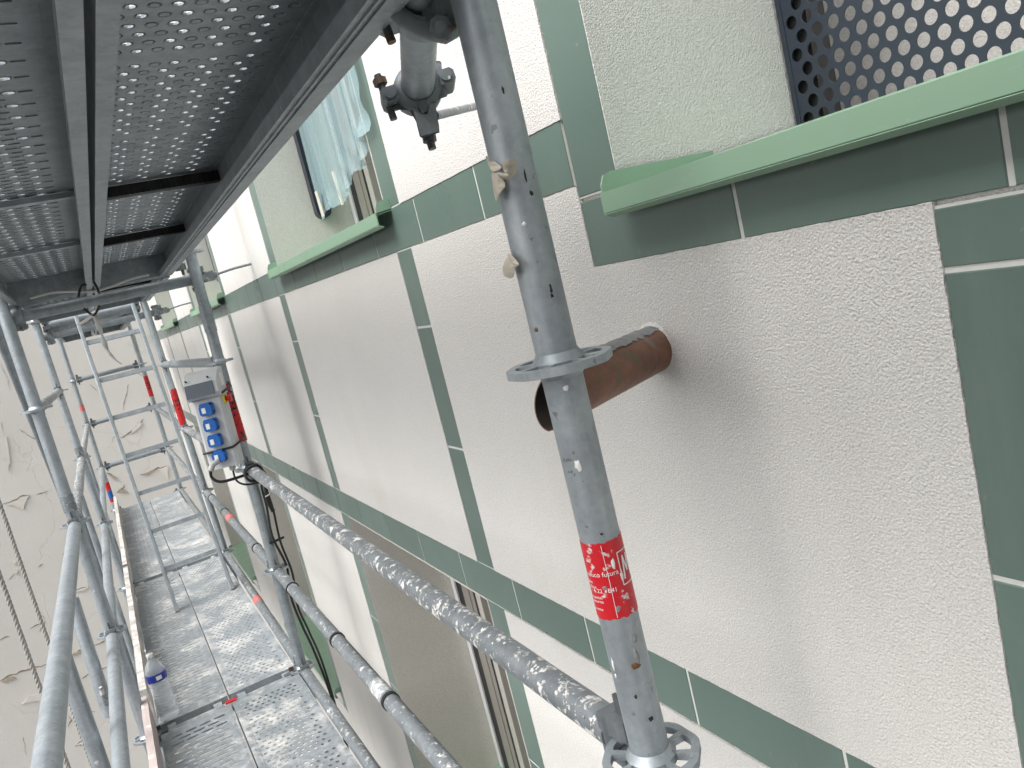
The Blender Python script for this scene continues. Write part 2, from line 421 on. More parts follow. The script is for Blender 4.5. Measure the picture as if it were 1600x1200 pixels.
# spandrel panels
panel([(-.269,Z_LB1+.002),(1.102,Z_LB1+.002),(1.102,1.718),(.334,1.718),(.334,1.583),(-.269,1.583)])
pr = 1.207
for a, b in SY[1:]:
    rect(pr, a, Z_LB1+.002, 1.718); pr = b
rect(pr, YG-.01, Z_LB1+.002, 1.718)
rect(YA, -.378, Z_LB1+.002, 1.583)
# upper wall panels
for a, b in ((.336,1.105),(2.702,4.066),(5.707,7.024),(8.668,YG-.01)): rect(a, b, Z_UB1-.0004, 3.29)
# lower wall panels
for a, b in ((YA,1.105),(2.700,4.066),(5.707,7.024),(8.668,YG-.01)): rect(a, b, -3.4, Z_LB0-.003)
for a, b in WIN: rect(a-.10, b+.10, -3.4, LZ0-.12)
rect(YA, YG-.01, 3.42, ZT-.05)

# grout beds and tiles (each tile a piece)
XG = XW+.0032; XT = XW+.0016
gm = MB()
def bed(y0, y1, z0, z1): gm.box(XG, XB0-.0005, y0, y1, z0, z1)
TILES = []
G = .0062
def hband(y0, y1, z0, z1, y_first, mod=.340):
    bed(y0, y1, z0, z1); e = [y0]; y = y_first
    while y < y1-.02:
        if y > y0+.02: e.append(y)
        y += mod
    e.append(y1)
    for a, b in zip(e, e[1:]): TILES.append((a+(G/2 if a != y0 else 0), b-(G/2 if b != y1 else 0), z0, z1))
def vband(y0, y1, z0, z1, z_first, mod=.332):
    bed(y0, y1, z0, z1); e = [z0]; z = z_first
    while z < z1-.02:
        if z > z0+.02: e.append(z)
        z += mod
    e.append(z1)
    for a, b in zip(e, e[1:]): TILES.append((y0, y1, a+G/2, b-G/2))
hband(.336+G, YG-.005, Z_UB0, Z_UB1, .680)
hband(YA, YG-.005, Z_LB0, Z_LB1, .331-.3388*11, .3388)
for a, b in SY: vband(a, b, Z_LB1, Z_UB0, 1.185, .331)
vband(-.378, -.269, Z_LB1, 1.578, 1.180, .333)
hband(NW[0]-.3, .334, 1.583, 1.690, -.0075-.3388*4, .3388)
vband(.224, .334, 1.696, UZ1, UZ1-.2, .34)
for a, b in WIN:
    for y0, y1 in ((a-.107, a-.002), (b+.002, b+.107)):
        vband(y0, y1, Z_UB1, UZ1, 2.275, .34); vband(y0, y1, LZ0-.12, Z_LB0, -.1, .336)
hband(YA, YG-.005, 3.30, 3.41, 0, .34)
gm.build('grout', 'grout', fac)
for y0, y1, z0, z1 in TILES:
    b = .0012; m = MB()
    vs = [(XG,y0,z0),(XG,y1,z0),(XG,y1,z1),(XG,y0,z1),(XT,y0+b,z0+b),(XT,y1-b,z0+b),(XT,y1-b,z1-b),(XT,y0+b,z1-b)]
    m.add(vs, [(4,5,6,7)[::-1],(0,1,5,4)[::-1],(1,2,6,5)[::-1],(2,3,7,6)[::-1],(3,0,4,7)[::-1]])
    recalc(m.build('tile', 'tile_green', fac))

# reveals and windows
def window(y0, y1, z0, z1, reveal, near=False):
    w = part_empty('window', fac)
    m = MB(); e = .0015
    m.box(XW+.0018, XW+.385, y1-.0012, y1+.0005, z0, z1)            # far reveal, facing the camera
    m.box(XW+.0018, XW+.385, y0-.001, y0+.004, z0, z1)
    m.box(XW+.0018, XW+.385, y0+.004, y1-.004, z1-.005, z1)
    m.build('reveal', reveal, w)
    X = XW+.385
    MB().box(X-.015, X+.07, y1-.047, y1-.0045, z0, z1).build('trim', 'white_profile', w)
    MB().box(X-.008, X+.07, y1-.120, y1-.0475, z0, z1).build('shutter_gap', 'black_plastic', w)
    f = MB()
    f.box(X-.012, X+.07, y1-.195, y1-.1205, z0, z1); f.box(X-.008, X+.07, y1-.235, y1-.1955, z0, z1)
    f.box(X-.005, X+.07, y0+.005, y0+.08, z0, z1); f.box(X, X+.07, y0+.0805, y1-.2355, z1-.10, z1-.006); f.box(X, X+.07, y0+.0805, y1-.2355, z0+.02, z0+.10)
    f.build('frame', 'grey_profile', w)
    MB().box(X-.012, X+.06, y1-.320, y1-.2705, z0+.10, z1-.10).build('sash', 'light_profile', w)
    MB().box(X-.007, X+.06, y1-.270, y1-.2355, z0+.10, z1-.10).build('gasket', 'black_plastic', w)
    MB().box(X+.03, X+.05, y0+.08, y1-.3205, z0+.10, z1-.10).build('pane', 'glass_dark', w)
    return w
def sill(parent, y0, y1, zf, xf=.260, h=.030, xin=XW+.37):
    m = MB(); t = .003
    # sloped tray, front fold, drip lip, end upstands
    m.prism([(xf, y0, zf), (xin, y0, zf+.045), (xin, y0, zf+.045-t), (xf, y0, zf-t)], (0, y1-y0, 0))
    m.prism([(xf-t, y0, zf+.001), (xf, y0, zf+.001), (xf, y0, zf-h), (xf-t, y0, zf-h)], (0, y1-y0, 0))
    m.prism([(xf-.001, y0, zf-h), (xf+.012, y0, zf-h-.006), (xf+.012, y0, zf-h-.008), (xf-t, y0, zf-h-.002)], (0, y1-y0, 0))
    for y in (y0, y1):
        d = t if y == y0 else -t
        pts = [(xf, y, zf-.004), (XW+.19, y, zf+.016), (XW+.19, y, zf+.030), (xf+.025, y, zf+.030), (xf+.008, y, zf+.026), (xf+.001, y, zf+.012)]
        m.prism(pts, (0, d, 0))
    return recalc(m.build('sill', 'sill_green', parent))
WU = []; 
for a, b in WIN:
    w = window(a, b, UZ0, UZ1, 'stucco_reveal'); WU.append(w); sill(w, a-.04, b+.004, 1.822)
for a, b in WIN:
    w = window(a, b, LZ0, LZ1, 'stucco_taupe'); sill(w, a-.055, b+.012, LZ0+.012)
# navy vertical guide with rounded foot on the far reveal of each upper window
for w, (a, b) in zip(WU, WIN):
    o = []
    cx, hw, zb = .541, .031, 2.015
    for k in range(13):
        an = math.pi+math.pi*k/12; o.append((cx+hw*math.cos(an), b-.005, zb+hw*math.sin(an)))
    o += [(cx+hw, b-.005, UZ1-.02), (cx-hw, b-.005, UZ1-.02)]
    recalc(MB().prism(o, (0, -.045, 0)).build('guide_rail', 'navy_metal', w))
# near opening: rendered recess, perforated navy screen, long sill
nw = part_empty('window', fac)
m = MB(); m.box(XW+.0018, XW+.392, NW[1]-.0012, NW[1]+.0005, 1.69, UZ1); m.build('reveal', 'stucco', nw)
XS = XW+.392
MB().box(XS+.30, XS+.36, NW[0]-.3, NW[1]+.3, 1.45, UZ1).build('back_wall', 'stucco', nw)
MB().box(XS+.003, XS+.30, NW[0], NW[1]+.0, 1.64, 1.688).build('recess_floor', 'stucco', nw)
def screen():
    m = MB(); px, pz = .0314, .0262; r = .0108; y1 = NW[1]-.006; z0 = 1.711; N = 16
    def cell(cy, cz, hy, hz):
        for X, flip in ((XS, 0), (XS+.0025, 1)):
            ou = []; inn = []
            for k in range(N):
                a = 2*math.pi*k/N; c, s_ = math.cos(a), math.sin(a)
                q = min(hy/max(abs(c),1e-6), hz/max(abs(s_),1e-6)); ou.append((X, cy+c*q, cz+s_*q)); inn.append((X, cy+c*r, cz+s_*r))
            cs = [(X, cy+i*hy, cz+j*hz) for i, j in ((1,1),(-1,1),(-1,-1),(1,-1))]
            vs = ou+inn+cs; fs = []
            for k in range(N):
                k2 = (k+1)%N; fs.append((k, k2, N+k2, N+k) if flip else (k, N+k, N+k2, k2))
            # corner fill
            for ci, (i, j) in enumerate(((1,1),(-1,1),(-1,-1),(1,-1))):
                best = [k for k in range(N)]
                for k in range(N):
                    k2 = (k+1)%N; p, q2 = ou[k], ou[k2]
                    if abs(abs(p[1]-cy)-hy) < 1e-6 and abs(abs(q2[2]-cz)-hz) < 1e-6 and (p[1]-cy)*i > 0 and (q2[2]-cz)*j > 0 and not (abs(abs(p[2]-cz)-hz) < 1e-6): fs.append((k, k2, 2*N+ci))
                    elif abs(abs(p[2]-cz)-hz) < 1e-6 and abs(abs(q2[1]-cy)-hy) < 1e-6 and (q2[1]-cy)*i > 0 and (p[2]-cz)*j > 0 and not (abs(abs(p[1]-cy)-hy) < 1e-6): fs.append((k, k2, 2*N+ci))
            m.add(vs, fs)
        vs = [(XS, cy+math.cos(2*math.pi*k/N)*r, cz+math.sin(2*math.pi*k/N)*r) for k in range(N)]
        vs += [(XS+.0025, a[1], a[2]) for a in vs]; m.add(vs, [(k, (k+1)%N, N+(k+1)%N, N+k) for k in range(N)], True)
    for j in range(13):
        zc = z0+.014+pz*(j+.5); off = (j%2)*px/2
        for i in range(26):
            yc = y1-.010-px/2-px*i-off; cell(yc, zc, px/2, pz/2)
        if off: m.box(XS, XS+.0025, y1-.010-off, y1-.010, zc-pz/2, zc+pz/2)
    m.box(XS-.001, XS+.0035, y1-.010, y1, z0, z0+.014+pz*13)
    m.box(XS-.001, XS+.0035, y1-.010-px*26.6, y1-.010, z0, z0+.014)
    m.box(XS-.004, XS+.012, y1-.010-px*26.6, y1, z0+.014+pz*13, z0+.034+pz*13)
    return m
screen().build('perforated_screen', 'navy_metal', nw)
MB().box(XS+.010, XS+.055, NW[1]-.055, NW[1]-.012, 1.689, 2.35).build('screen_post', 'black_plastic', nw)
sill(nw, NW[0]-.05, .216, 1.6895, .262, .029, XW+.40)

# ================================================================== SCAFFOLD
def rosette(m, x, y, z, rot=0.0, R=.0605, t=.0095, seg=96):
    zs = (z-t/2, z+t/2)
    def rad(a):                              # lobed outer edge
        return R*(1-.022*math.cos(8*a))
    ang = [2*math.pi*k/seg for k in range(seg)]
    def spoke(k): return (k % 12) in (0, 1, 11) or False
    ri0, ri1 = .0225, .0305
    for zz, up in ((zs[1], 1), (zs[0], 0)):
        vs = []; fs = []
        for a in ang:
            ca, sa = math.cos(a+rot), math.sin(a+rot); ro = rad(a)
            for r in (ri0, ri1, ro-.0105, ro): vs.append((x+r*ca, y+r*sa, zz))
        for k in range(seg):
            k2 = (k+1)%seg
            for j in (0, 2): fs.append((4*k+j, 4*k+j+1, 4*k2+j+1, 4*k2+j) if up else (4*k+j, 4*k2+j, 4*k2+j+1, 4*k+j+1))
            if (k%12) in (0, 11) or (k%24 in (1, 10)) : fs.append((4*k+1, 4*k+2, 4*k2+2, 4*k2+1) if up else (4*k+1, 4*k2+1, 4*k2+2, 4*k+2))
        m.add(vs, fs)
    for r_of in (lambda a: rad(a), lambda a: rad(a)-.0105, lambda a: ri1):
        vs = []; fs = []
        for a in ang:
            ca, sa = math.cos(a+rot), math.sin(a+rot); r = r_of(a)
            vs += [(x+r*ca, y+r*sa, zs[0]), (x+r*ca, y+r*sa, zs[1])]
        for k in range(seg): k2 = (k+1)%seg; fs.append((2*k, 2*k2, 2*k2+1, 2*k+1))
        m.add(vs, fs)
    for k in range(seg):                      # hole end walls at the spokes
        if (k%12) in (0, 11) or (k%24 in (1, 10)):
            for kk in (k, (k+1)%seg):
                a = ang[kk]; ca, sa = math.cos(a+rot), math.sin(a+rot); ro = rad(a)-.0105
                m.add([(x+ri1*ca, y+ri1*sa, zs[0]), (x+ro*ca, y+ro*sa, zs[0]), (x+ro*ca, y+ro*sa, zs[1]), (x+ri1*ca, y+ri1*sa, zs[1])], [(0,1,2,3)])
    return m
def weld(m, x, y, z, t=.0095):
    m.lathe([(RT+.0005, z+t/2+.010), (RT+.003, z+t/2+.006), (RT+.0075, z+t/2)], (x, y, 0), 24)
    m.lathe([(RT+.0075, z-t/2), (RT+.003, z-t/2-.006), (RT+.0005, z-t/2-.010)], (x, y, 0), 24)

LEAN = {('i',2): (-.006, .026), ('i',3): (.008, -.014), ('o',2): (-.003, .0), ('o',3): (-.004, -.008)}
def sx(row, k, z):
    a, b = LEAN.get((row, k), (0, 0)); return (0 if row == 'i' else XO)+a+b*z
def standard(row, k, z0, z1, mat, label, joints=(), rz=None):
    y = YS[k-1]
    t = thing('scaffold_standard', label, 'scaffold post', (sx(row,k,z0), y, z0), 'upright scaffold standards')
    MB().tube([(sx(row,k,z), y, z) for z in (z0, (z0+z1)/2, z1)], RT, 28).build('tube', mat, t)
    for z in (rz if rz is not None else [-1.5,-1,-.5,0,.5,1,1.5,2,2.5,3]):
        if z0 < z < z1:
            m = rosette(MB(), sx(row,k,z), y, z, R_(22.5)*0); weld(m, sx(row,k,z), y, z)
            recalc(m.build('rosette', 'galv_near' if k == 1 else 'galv_outer', t))
    for zj, h in joints:
        MB().tube([(sx(row,k,zj-h/2), y, zj-h/2), (sx(row,k,zj+h/2), y, zj+h/2)], RT+.0028, 28).build('collar', 'galv_rail' if row == 'o' else 'galv', t)
    return t
s1 = standard('i', 1, GZ, 3.6, 'galv_near', 'nearest grey scaffold standard with red sticker, in front of the rusty pipe')
s2 = standard('i', 2, GZ, 3.6, 'galv', 'wall side scaffold standard carrying the grey socket box', [(1.70,.12)])
s3 = standard('i', 3, GZ, 3.6, 'galv_outer', 'wall side scaffold standard with red marker tape just behind the socket box')
s4 = standard('i', 4, GZ, 2.25, 'galv_outer', 'farthest wall side scaffold standard, at the end guard rails beside the gable')
o1 = standard('o', 1, GZ, 3.6, 'galv_outer', 'yard side scaffold standard beside the camera, out at the left edge')
o2 = standard('o', 2, GZ, 3.6, 'galv_outer', 'thick yard side scaffold standard at left, nearest of its row', [(1.09,.07)])
o3 = standard('o', 3, GZ, 3.6, 'galv_outer', 'second yard side scaffold standard at left, with white painted joint', [(1.06,.05)])
o4 = standard('o', 4, GZ, 2.25, 'galv_outer', 'farthest yard side scaffold standard, holding the end guard rails', [])

def ledger_head(m, p, d, z):                 # cast wedge head pointing from rail end towards the standard
    d = Vector(d).normalized(); s_ = Vector((-d.y, d.x, 0)); c = Vector(p)
    for zz in (.0195, -.0195):
        m.bbox(c+d*.000+Vector((0,0,zz)), d*.022, s_*.017, (0,0,.0135), .006)
    m.bbox(c-d*.020, d*.012, s_*.021, (0,0,.030), .006)
def wedge(m, p, d):
    d = Vector(d).normalized(); s_ = Vector((-d.y, d.x, 0)); c = Vector(p)
    o = [c-d*.004+Vector((0,0,.060)), c+d*.018+Vector((0,0,.058)), c+d*.010-Vector((0,0,.055)), c-d*.001-Vector((0,0,.055))]
    m.prism([q-s_*.0028 for q in o], s_*.0056)
def rail(name, label, a, b, mat, group, r=RT, heads=True, n=22, wmat='rusty'):
    a, b = Vector(a), Vector(b); d = (b-a).normalized(); L = (b-a).length
    t = thing(name, label, 'scaffold tube', a, group)
    q0, q1 = a+d*.075, b-d*.075
    K = max(2, int(L/.25)); MB().tube([q0+(q1-q0)*(i/K) for i in range(K+1)], r, n).build('tube', mat, t)
    if heads:
        for p, dd in ((a+d*.056, -d), (b-d*.056, d)):
            m = MB(); ledger_head(m, p, dd, 0); recalc(m.build('wedge_head', 'forged', t))
            m = MB(); wedge(m, p, dd); recalc(m.build('wedge', wmat, t))
    return t
def P(row, k, z): return (sx(row,k,z), YS[k-1], z)
GI = 'guard rails along the wall side'; GO = 'guard rails along the yard side'
r11 = rail('guard_rail', 'plaster splattered upper guard rail ending at the nearest standard', P('i',1,1), P('i',2,1), 'galv_rail_heavy', GI)
r12 = rail('guard_rail', 'splattered middle guard rail with black bands below the nearest upper rail', P('i',1,.5), P('i',2,.5), 'galv_rail', GI)
r13 = rail('ledger', 'splattered ledger tube at deck edge, bay nearest the camera', P('i',1,0), P('i',2,0), 'galv_rail', 'ledgers at the deck edge')
rail('guard_rail', 'upper guard rail running behind the socket box', P('i',2,1), P('i',3,1), 'galv_rail_heavy', GI)
r22 = rail('guard_rail', 'middle guard rail with pink tape mark between socket box and ladder', P('i',2,.5), P('i',3,.5), 'galv_rail', GI)
r23 = rail('ledger', 'ledger tube with pink tape mark beside the ladder foot', P('i',2,0), P('i',3,0), 'galv_rail', 'ledgers at the deck edge')
rail('guard_rail', 'short looking rail just above the socket box', P('i',2,1.5), P('i',3,1.5), 'galv', GI)
rail('guard_rail', 'far upper guard rail on the wall side behind the ladder', P('i',3,1), P('i',4,1), 'galv_rail', GI)
rail('guard_rail', 'far middle guard rail on the wall side behind the ladder', P('i',3,.5), P('i',4,.5), 'galv_rail_heavy', GI)
rail('ledger', 'farthest ledger tube at the wall side deck edge', P('i',3,0), P('i',4,0), 'galv_rail', 'ledgers at the deck edge')
for z, w in ((1.0, 'upper'), (.5, 'middle')):
    for k, where in ((1, 'nearest the camera, thick tube at lower left'), (2, 'in the second bay at left'), (3, 'in the farthest bay at left')):
        rail('guard_rail', f'{w} yard side guard rail {where}', P('o',k,z), P('o',k+1,z), 'galv_outer' if k == 1 else 'galv_painted' if z == 1 else 'galv_outer', GO)
rail('guard_rail', 'white painted rail stub high on the nearest yard side standard', P('o',2,1.5), P('o',3,1.5), 'galv_painted', GO)
for z, w in ((1.5, 'top'), (1.0, 'upper'), (.5, 'lower')):
    rail('end_guard_rail', f'{w} end guard rail across the scaffold in front of the gable', P('o',4,z), P('i',4,z), 'galv', 'end guard rails')
for k, w in ((1, 'below the camera end of the near deck'), (2, 'under the near deck joint by the red tag'), (3, 'under the second deck joint'), (4, 'under the far deck end')):
    a, b = P('o',k,-.035), P('i',k,-.035); rail('transom', f'transom tube {w}', a, b, 'galv_deck', 'deck transoms')
    if k in (2, 3): a, b = P('o',k,1.965), P('i',k,1.965); rail('transom', f'overhead transom tube at the {["camera end","first joint","second joint"][k-1]} of the upper decks', a, b, 'galv_under', 'upper transoms')
# extra inclined guard frame tubes outside the yard side rails
def ptube(label, pts, mat='galv_outer', r=RT, name='guard_frame_tube', group='inclined guard frame tubes', flat=False):
    t = MB().tube(pts, r, 20); o = t.build(name, mat, None, pts[0]); tag(o, label, 'scaffold tube', group); return o
X2 = XO-.075
ptube('steep grey tube hanging outside the rails at lower left edge', [(X2,1.973,.80),(X2,1.985,-.9)])
ptube('steep grey tube left of the nearest yard side standard foot', [(X2,2.735,.77),(X2,2.70,.6),(X2,2.66,.30)])
ptube('white flattened bent tube end below the steep grey tube', [(X2+.004,2.63,.43),(X2,2.685,.214),(X2-.01,2.62,.10),(X2-.01,2.52,-.15),(X2,2.3,-.7)], 'galv_painted', [.007, .015, .017, .017, .017])
ptube('dark steep tube behind the nearest yard side standard', [(X2,3.30,2.1),(X2,3.80,1.30),(X2,4.1,.8)], 'galv')
for i, (ya, yb, w) in enumerate(((4.55,4.50,'first'),(5.25,5.22,'second'),(7.3,7.25,'third'),(8.2,8.15,'fourth'))):
    ptube(f'{w} of the steep tubes crowded behind the toe board, counted from the camera', [(X2,ya,.80),(X2,yb,.1),(X2,yb-.1,-1.2)], 'galv_outer' if i%2 else 'galv')

# ---------------- stickers, tape and print on the standards
def on_cyl(pts2, x, y, z, r, a0):            # (arc metres, height) -> on the tube
    return [Vector((x+r*math.cos(a0+u/r), y+r*math.sin(a0+u/r), z+v)) for u, v in pts2]
def wrap(parent, name, mat, x, y, z0, z1, a0, a1, r, n=20, ragged=0):
    m = MB(); vs = []; 
    for i in range(n+1):
        a = a0+(a1-a0)*i/n
        for zz, sg in ((z0, -1), (z1, 1)):
            j = random.uniform(-ragged, ragged); vs.append((x+r*math.cos(a), y+r*math.sin(a), zz+j))
    m.add(vs, [(2*i, 2*i+2, 2*i+3, 2*i+1) for i in range(n)], True)
    vs2 = [(x+(p[0]-x)*(r-.0006)/r, y+(p[1]-y)*(r-.0006)/r, p[2]) for p in vs]
    m.add(vs2, [(2*i, 2*i+1, 2*i+3, 2*i+2) for i in range(n)], True)
    m.add([v for i in range(n+1) for v in (vs[2*i], vs2[2*i])], [(2*i, 2*i+1, 2*i+3, 2*i+2) for i in range(n)])
    m.add([v for i in range(n+1) for v in (vs[2*i+1], vs2[2*i+1])], [(2*i, 2*i+2, 2*i+3, 2*i+1) for i in range(n)])
    return m.build(name, mat, parent)
_fc = {}
def text_mesh(txt, size, bold=0.0):
    c = bpy.data.curves.new('t', 'FONT'); c.body = txt; c.size = size; c.align_x = 'LEFT'; c.resolution_u = 3; c.offset = bold*size
    o = bpy.data.objects.new('t', c); COL.objects.link(o); bpy.context.view_layer.update()
    me = bpy.data.meshes.new_from_object(o.evaluated_get(bpy.context.evaluated_depsgraph_get()))
    vs = [tuple(v.co) for v in me.vertices]; fs = [tuple(p.vertices) for p in me.polygons]
    bpy.data.objects.remove(o); bpy.data.curves.remove(c); bpy.data.meshes.remove(me); return vs, fs
def cyl_text(parent, txt, size, x, y, z, a0, r, mat, vertical=False, name='printed_text'):
    vs, fs = text_mesh(txt, size, .03 if vertical else 0); m = MB()
    q = [((-p[1] if vertical else p[0]), (p[0] if vertical else p[1])) for p in vs]
    if vertical: q = [(p[1], -p[0]) for p in vs]
    m.add(on_cyl(q, x, y, z, r, a0), fs); return m.build(name, mat, parent)
# angle towards the camera from standard 1
a_cam = math.atan2(CAM.y-0, CAM.x-0)
z_s0, z_s1 = 1.195, 1.289
wrap(s1, 'sticker', 'sticker_red', sx('i',1,1.2), 0, z_s0, z_s1, a_cam-1.9, a_cam+1.95, RT+.0007, 36, .0012)
rt = RT+.0013
AL = a_cam-1.25
for txt, sz, du, zz in (('neuco futura', .0085, .000, 1.249), ('ent', .006, .0, 1.240), ('ation', .006, .0, 1.234), ('- 6.22 - B41', .0075, .002, 1.229), ('chantier', .0055, .0, 1.221), ('securite', .0055, .0, 1.216), ('norme', .0055, .0, 1.206)):
    cyl_text(s1, txt, sz, sx('i',1,1.2), 0, zz, AL+du/rt, rt, 'print_white')
def cyl_line(parent, pts, w, x, y, r, a0, mat, name):
    m = MB()
    for a, b in zip(pts, pts[1:]):
        n = max(1, int(abs(b[0]-a[0])/.004)+1); dx, dz = b[0]-a[0], b[1]-a[1]; L = math.hypot(dx, dz) or 1; nx, nz = -dz/L*w/2, dx/L*w/2
        for i in range(n):
            p = (a[0]+dx*i/n, a[1]+dz*i/n); q = (a[0]+dx*(i+1)/n, a[1]+dz*(i+1)/n)
            m.add(on_cyl([(p[0]-nx,p[1]-nz),(q[0]-nx,q[1]-nz),(q[0]+nx,q[1]+nz),(p[0]+nx,p[1]+nz)], x, y, 0, r, a0), [(0,1,2,3)])
    return m.build(name, mat, parent)
LG = .047; ZL = .037
cyl_line(s1, [(LG,1.233),(LG+.022,1.233),(LG+.022,1.273),(LG,1.273),(LG,1.233)], .0014, sx('i',1,1.2), 0, rt, AL, 'print_white', 'logo_frame')
cyl_line(s1, [(LG+.004,1.239),(LG+.007,1.267),(LG+.011,1.247),(LG+.015,1.267),(LG+.018,1.239)], .0026, sx('i',1,1.2), 0, rt, AL, 'print_white', 'logo_mark')
cyl_line(s1, [(.030,1.197),(.0305,1.242),(.030,1.287)], .0006, sx('i',1,1.2), 0, rt, AL, 'print_white', 'sticker_crease')
# chips: rust spot and plaster bits on the near standard
def blob_on(parent, z, a, w, h, mat, nm, lift=.0009, x=0.0, y=0.0, rr=RT, n=11):
    o = []
    for k in range(n):
        an = 2*math.pi*k/n; q = .55+.55*random.random(); o.append((w*q*math.cos(an), h*q*math.sin(an)))
    vs = on_cyl(o, x, y, z, rr+.0002, a)+on_cyl([(p[0]*.6, p[1]*.6) for p in o], x, y, z, rr+lift, a)
    m = MB().add(vs, [(k, (k+1)%n, (k+1)%n+n, k+n) for k in range(n)]+[tuple(range(n, 2*n))], True)
    return recalc(m.build(nm, mat, parent))
for z, da, w, h, mt in ((1.132,.25,.007,.005,'rusty'),(1.145,.42,.004,.012,'cement_smear'),(1.262,.30,.0035,.009,'label_white'),(1.475,.05,.0035,.005,'label_white'),
        (1.385,-.25,.004,.008,'label_white'),(1.545,-.75,.004,.003,'rusty'),(1.585,.42,.002,.006,'print_black'),(1.578,.40,.002,.003,'print_black'),(1.69,.55,.0025,.004,'print_black'),
        (1.71,.45,.0015,.008,'print_black'),(1.66,-.1,.003,.003,'label_white'),(1.80,.35,.002,.005,'print_black'),(1.095,-.1,.002,.003,'print_black'),(1.062,.4,.004,.004,'print_black'),
        (1.135,-.95,.002,.010,'label_white'),(1.12,-.95,.0015,.004,'label_white'),(1.30,.1,.0025,.002,'print_black'),(1.28,.0,.002,.0015,'print_black'),(1.235,-.35,.005,.004,'cement_smear'),(1.207,.05,.005,.005,'cement_smear'),(1.165,.55,.004,.006,'cement_smear'),(1.245,.62,.003,.010,'label_white')):
    blob_on(s1, z, a_cam+da, w, h, mt, 'chip' if mt != 'rusty' else 'rust_spot', .0012)
def scrap(label, polys, mat):
    m = MB()
    for q in polys:
        q = [Vector(p) for p in q]
        for _ in range(2):
            o_ = []
            for i in range(len(q)): a_, b_ = q[i], q[(i+1)%len(q)]; o_ += [a_*.78+b_*.22, a_*.22+b_*.78]
            q = o_
        c_ = sum(q, Vector())/len(q); n_ = (q[1]-q[0]).cross(q[len(q)//2]-q[0]).normalized()
        if n_.dot(CAM-c_) < 0: n_ = -n_
        k_ = len(q); inner = [c_+(p-c_)*.55+n_*(.0022+random.uniform(-.0012,.0012)) for p in q]
        for dn in (0, .0006): m.add([p-n_*dn for p in q]+[p-n_*dn for p in inner]+[c_+n_*(.0012-dn)], [(i,(i+1)%k_,k_+(i+1)%k_,k_+i) for i in range(k_)]+[(k_+i,k_+(i+1)%k_,2*k_) for i in range(k_)], True)
    o = recalc(m.build('tape_scrap', mat, None, polys[0][0])); tag(o, label, 'tape', 'masking tape scraps'); return o
D1 = .842
def dq(*L): return [dep(u, v, d) for u, v, d in L]
scrap('crumpled beige masking tape scrap stuck on the nearest standard at window band height', [
    dq((757,241,.905),(769,250,.862),(786,262,.846),(771,269,.850),(765,264,.862)), dq((785,263,.846),(786,252,.835),(796,247,.826),(812,255,.838),(804,277,.846),(790,272,.842)),
    dq((770,269,.850),(797,272,.838),(804,278,.842),(790,281,.846)), dq((767,266,.856),(778,271,.850),(792,289,.848),(780,302,.852),(775,317,.860),(771,300,.866))], 'masking_tape')
scrap('small beige tape flap sticking out left of the nearest standard', [
    dq((792,398,.885),(797,396,.876),(812,413,.852),(805,418,.862),(799,410,.872)), dq((793,400,.885),(803,416,.868),(804,425,.868),(800,436,.885),(786,432,.895),(785,415,.895))], 'masking_tape')
# red marker tape on standards 2 and 3 (black hand lettering), small colour bands elsewhere
def marker(std, row, k, z0, z1, txt, da=0.0, size=.036):
    x, y = sx(row,k,(z0+z1)/2), YS[k-1]; ac = math.atan2(CAM.y-y, CAM.x-x)
    wrap(std, 'marker_tape', 'red_plastic', x, y, z0, z1, ac-1.9, ac+1.9, RT+.0012, 24)
    if txt: cyl_text(std, txt, size, x, y, z1-.012, ac+da-(size*.35)/RT, RT+.0022, 'print_black', True)
marker(s2, 'i', 2, 1.125, 1.40, 'MEFRAN', .35, .050)
marker(s3, 'i', 3, 1.03, 1.31, 'MEEK', .0, .070)
marker(s4, 'i', 4, 1.12, 1.36, 'MEFR', .0, .062)
def band(std, row, k, z0, z1, mat): 
    x, y = sx(row,k,(z0+z1)/2), YS[k-1]; wrap(std, 'colour_band', mat, x, y, z0, z1, 0, 2*math.pi, RT+.001, 24)
band(o4, 'o', 4, .235, .33, 'red_plastic'); band(o4, 'o', 4, .14, .234, 'socket_blue'); band(o4, 'o', 4, .10, .139, 'red_plastic')
band(o4, 'o', 4, 1.16, 1.23, 'red_marker')
# pink tape marks and black bands on rails
def ring(t, a, b, f0, f1, mat, nm, r=RT+.0015, ribs=False):
    a, b = Vector(a), Vector(b); L = b-a
    MB().tube([a+L*f0, a+L*f1], r, 24).build(nm, mat, t)
L12 = (P('i',1,.5), P('i',2,.5)); L22 = (P('i',2,.5), P('i',3,.5)); L23 = (P('i',2,0), P('i',3,0))
for yv in (1.37, 1.94): ring(r12, *L12, yv/3.033, (yv+.016)/3.033, 'black_plastic', 'band', RT+.0032)
ring(r12, *L12, 1.40/3.033, 1.50/3.033, 'torn_paper', 'torn_label', RT+.0012)
for yv in (2.66,): ring(r12, *L12, yv/3.033, (yv+.012)/3.033, 'black_plastic', 'band', RT+.004)
for f in (.18, .62, .86): ring(r22, *L22, f, f+.006, 'black_plastic', 'band', RT+.003)
ring(r22, *L22, .50, .545, 'red_marker', 'pink_tape'); ring(r23, *L23, .43, .47, 'red_marker', 'pink_tape')

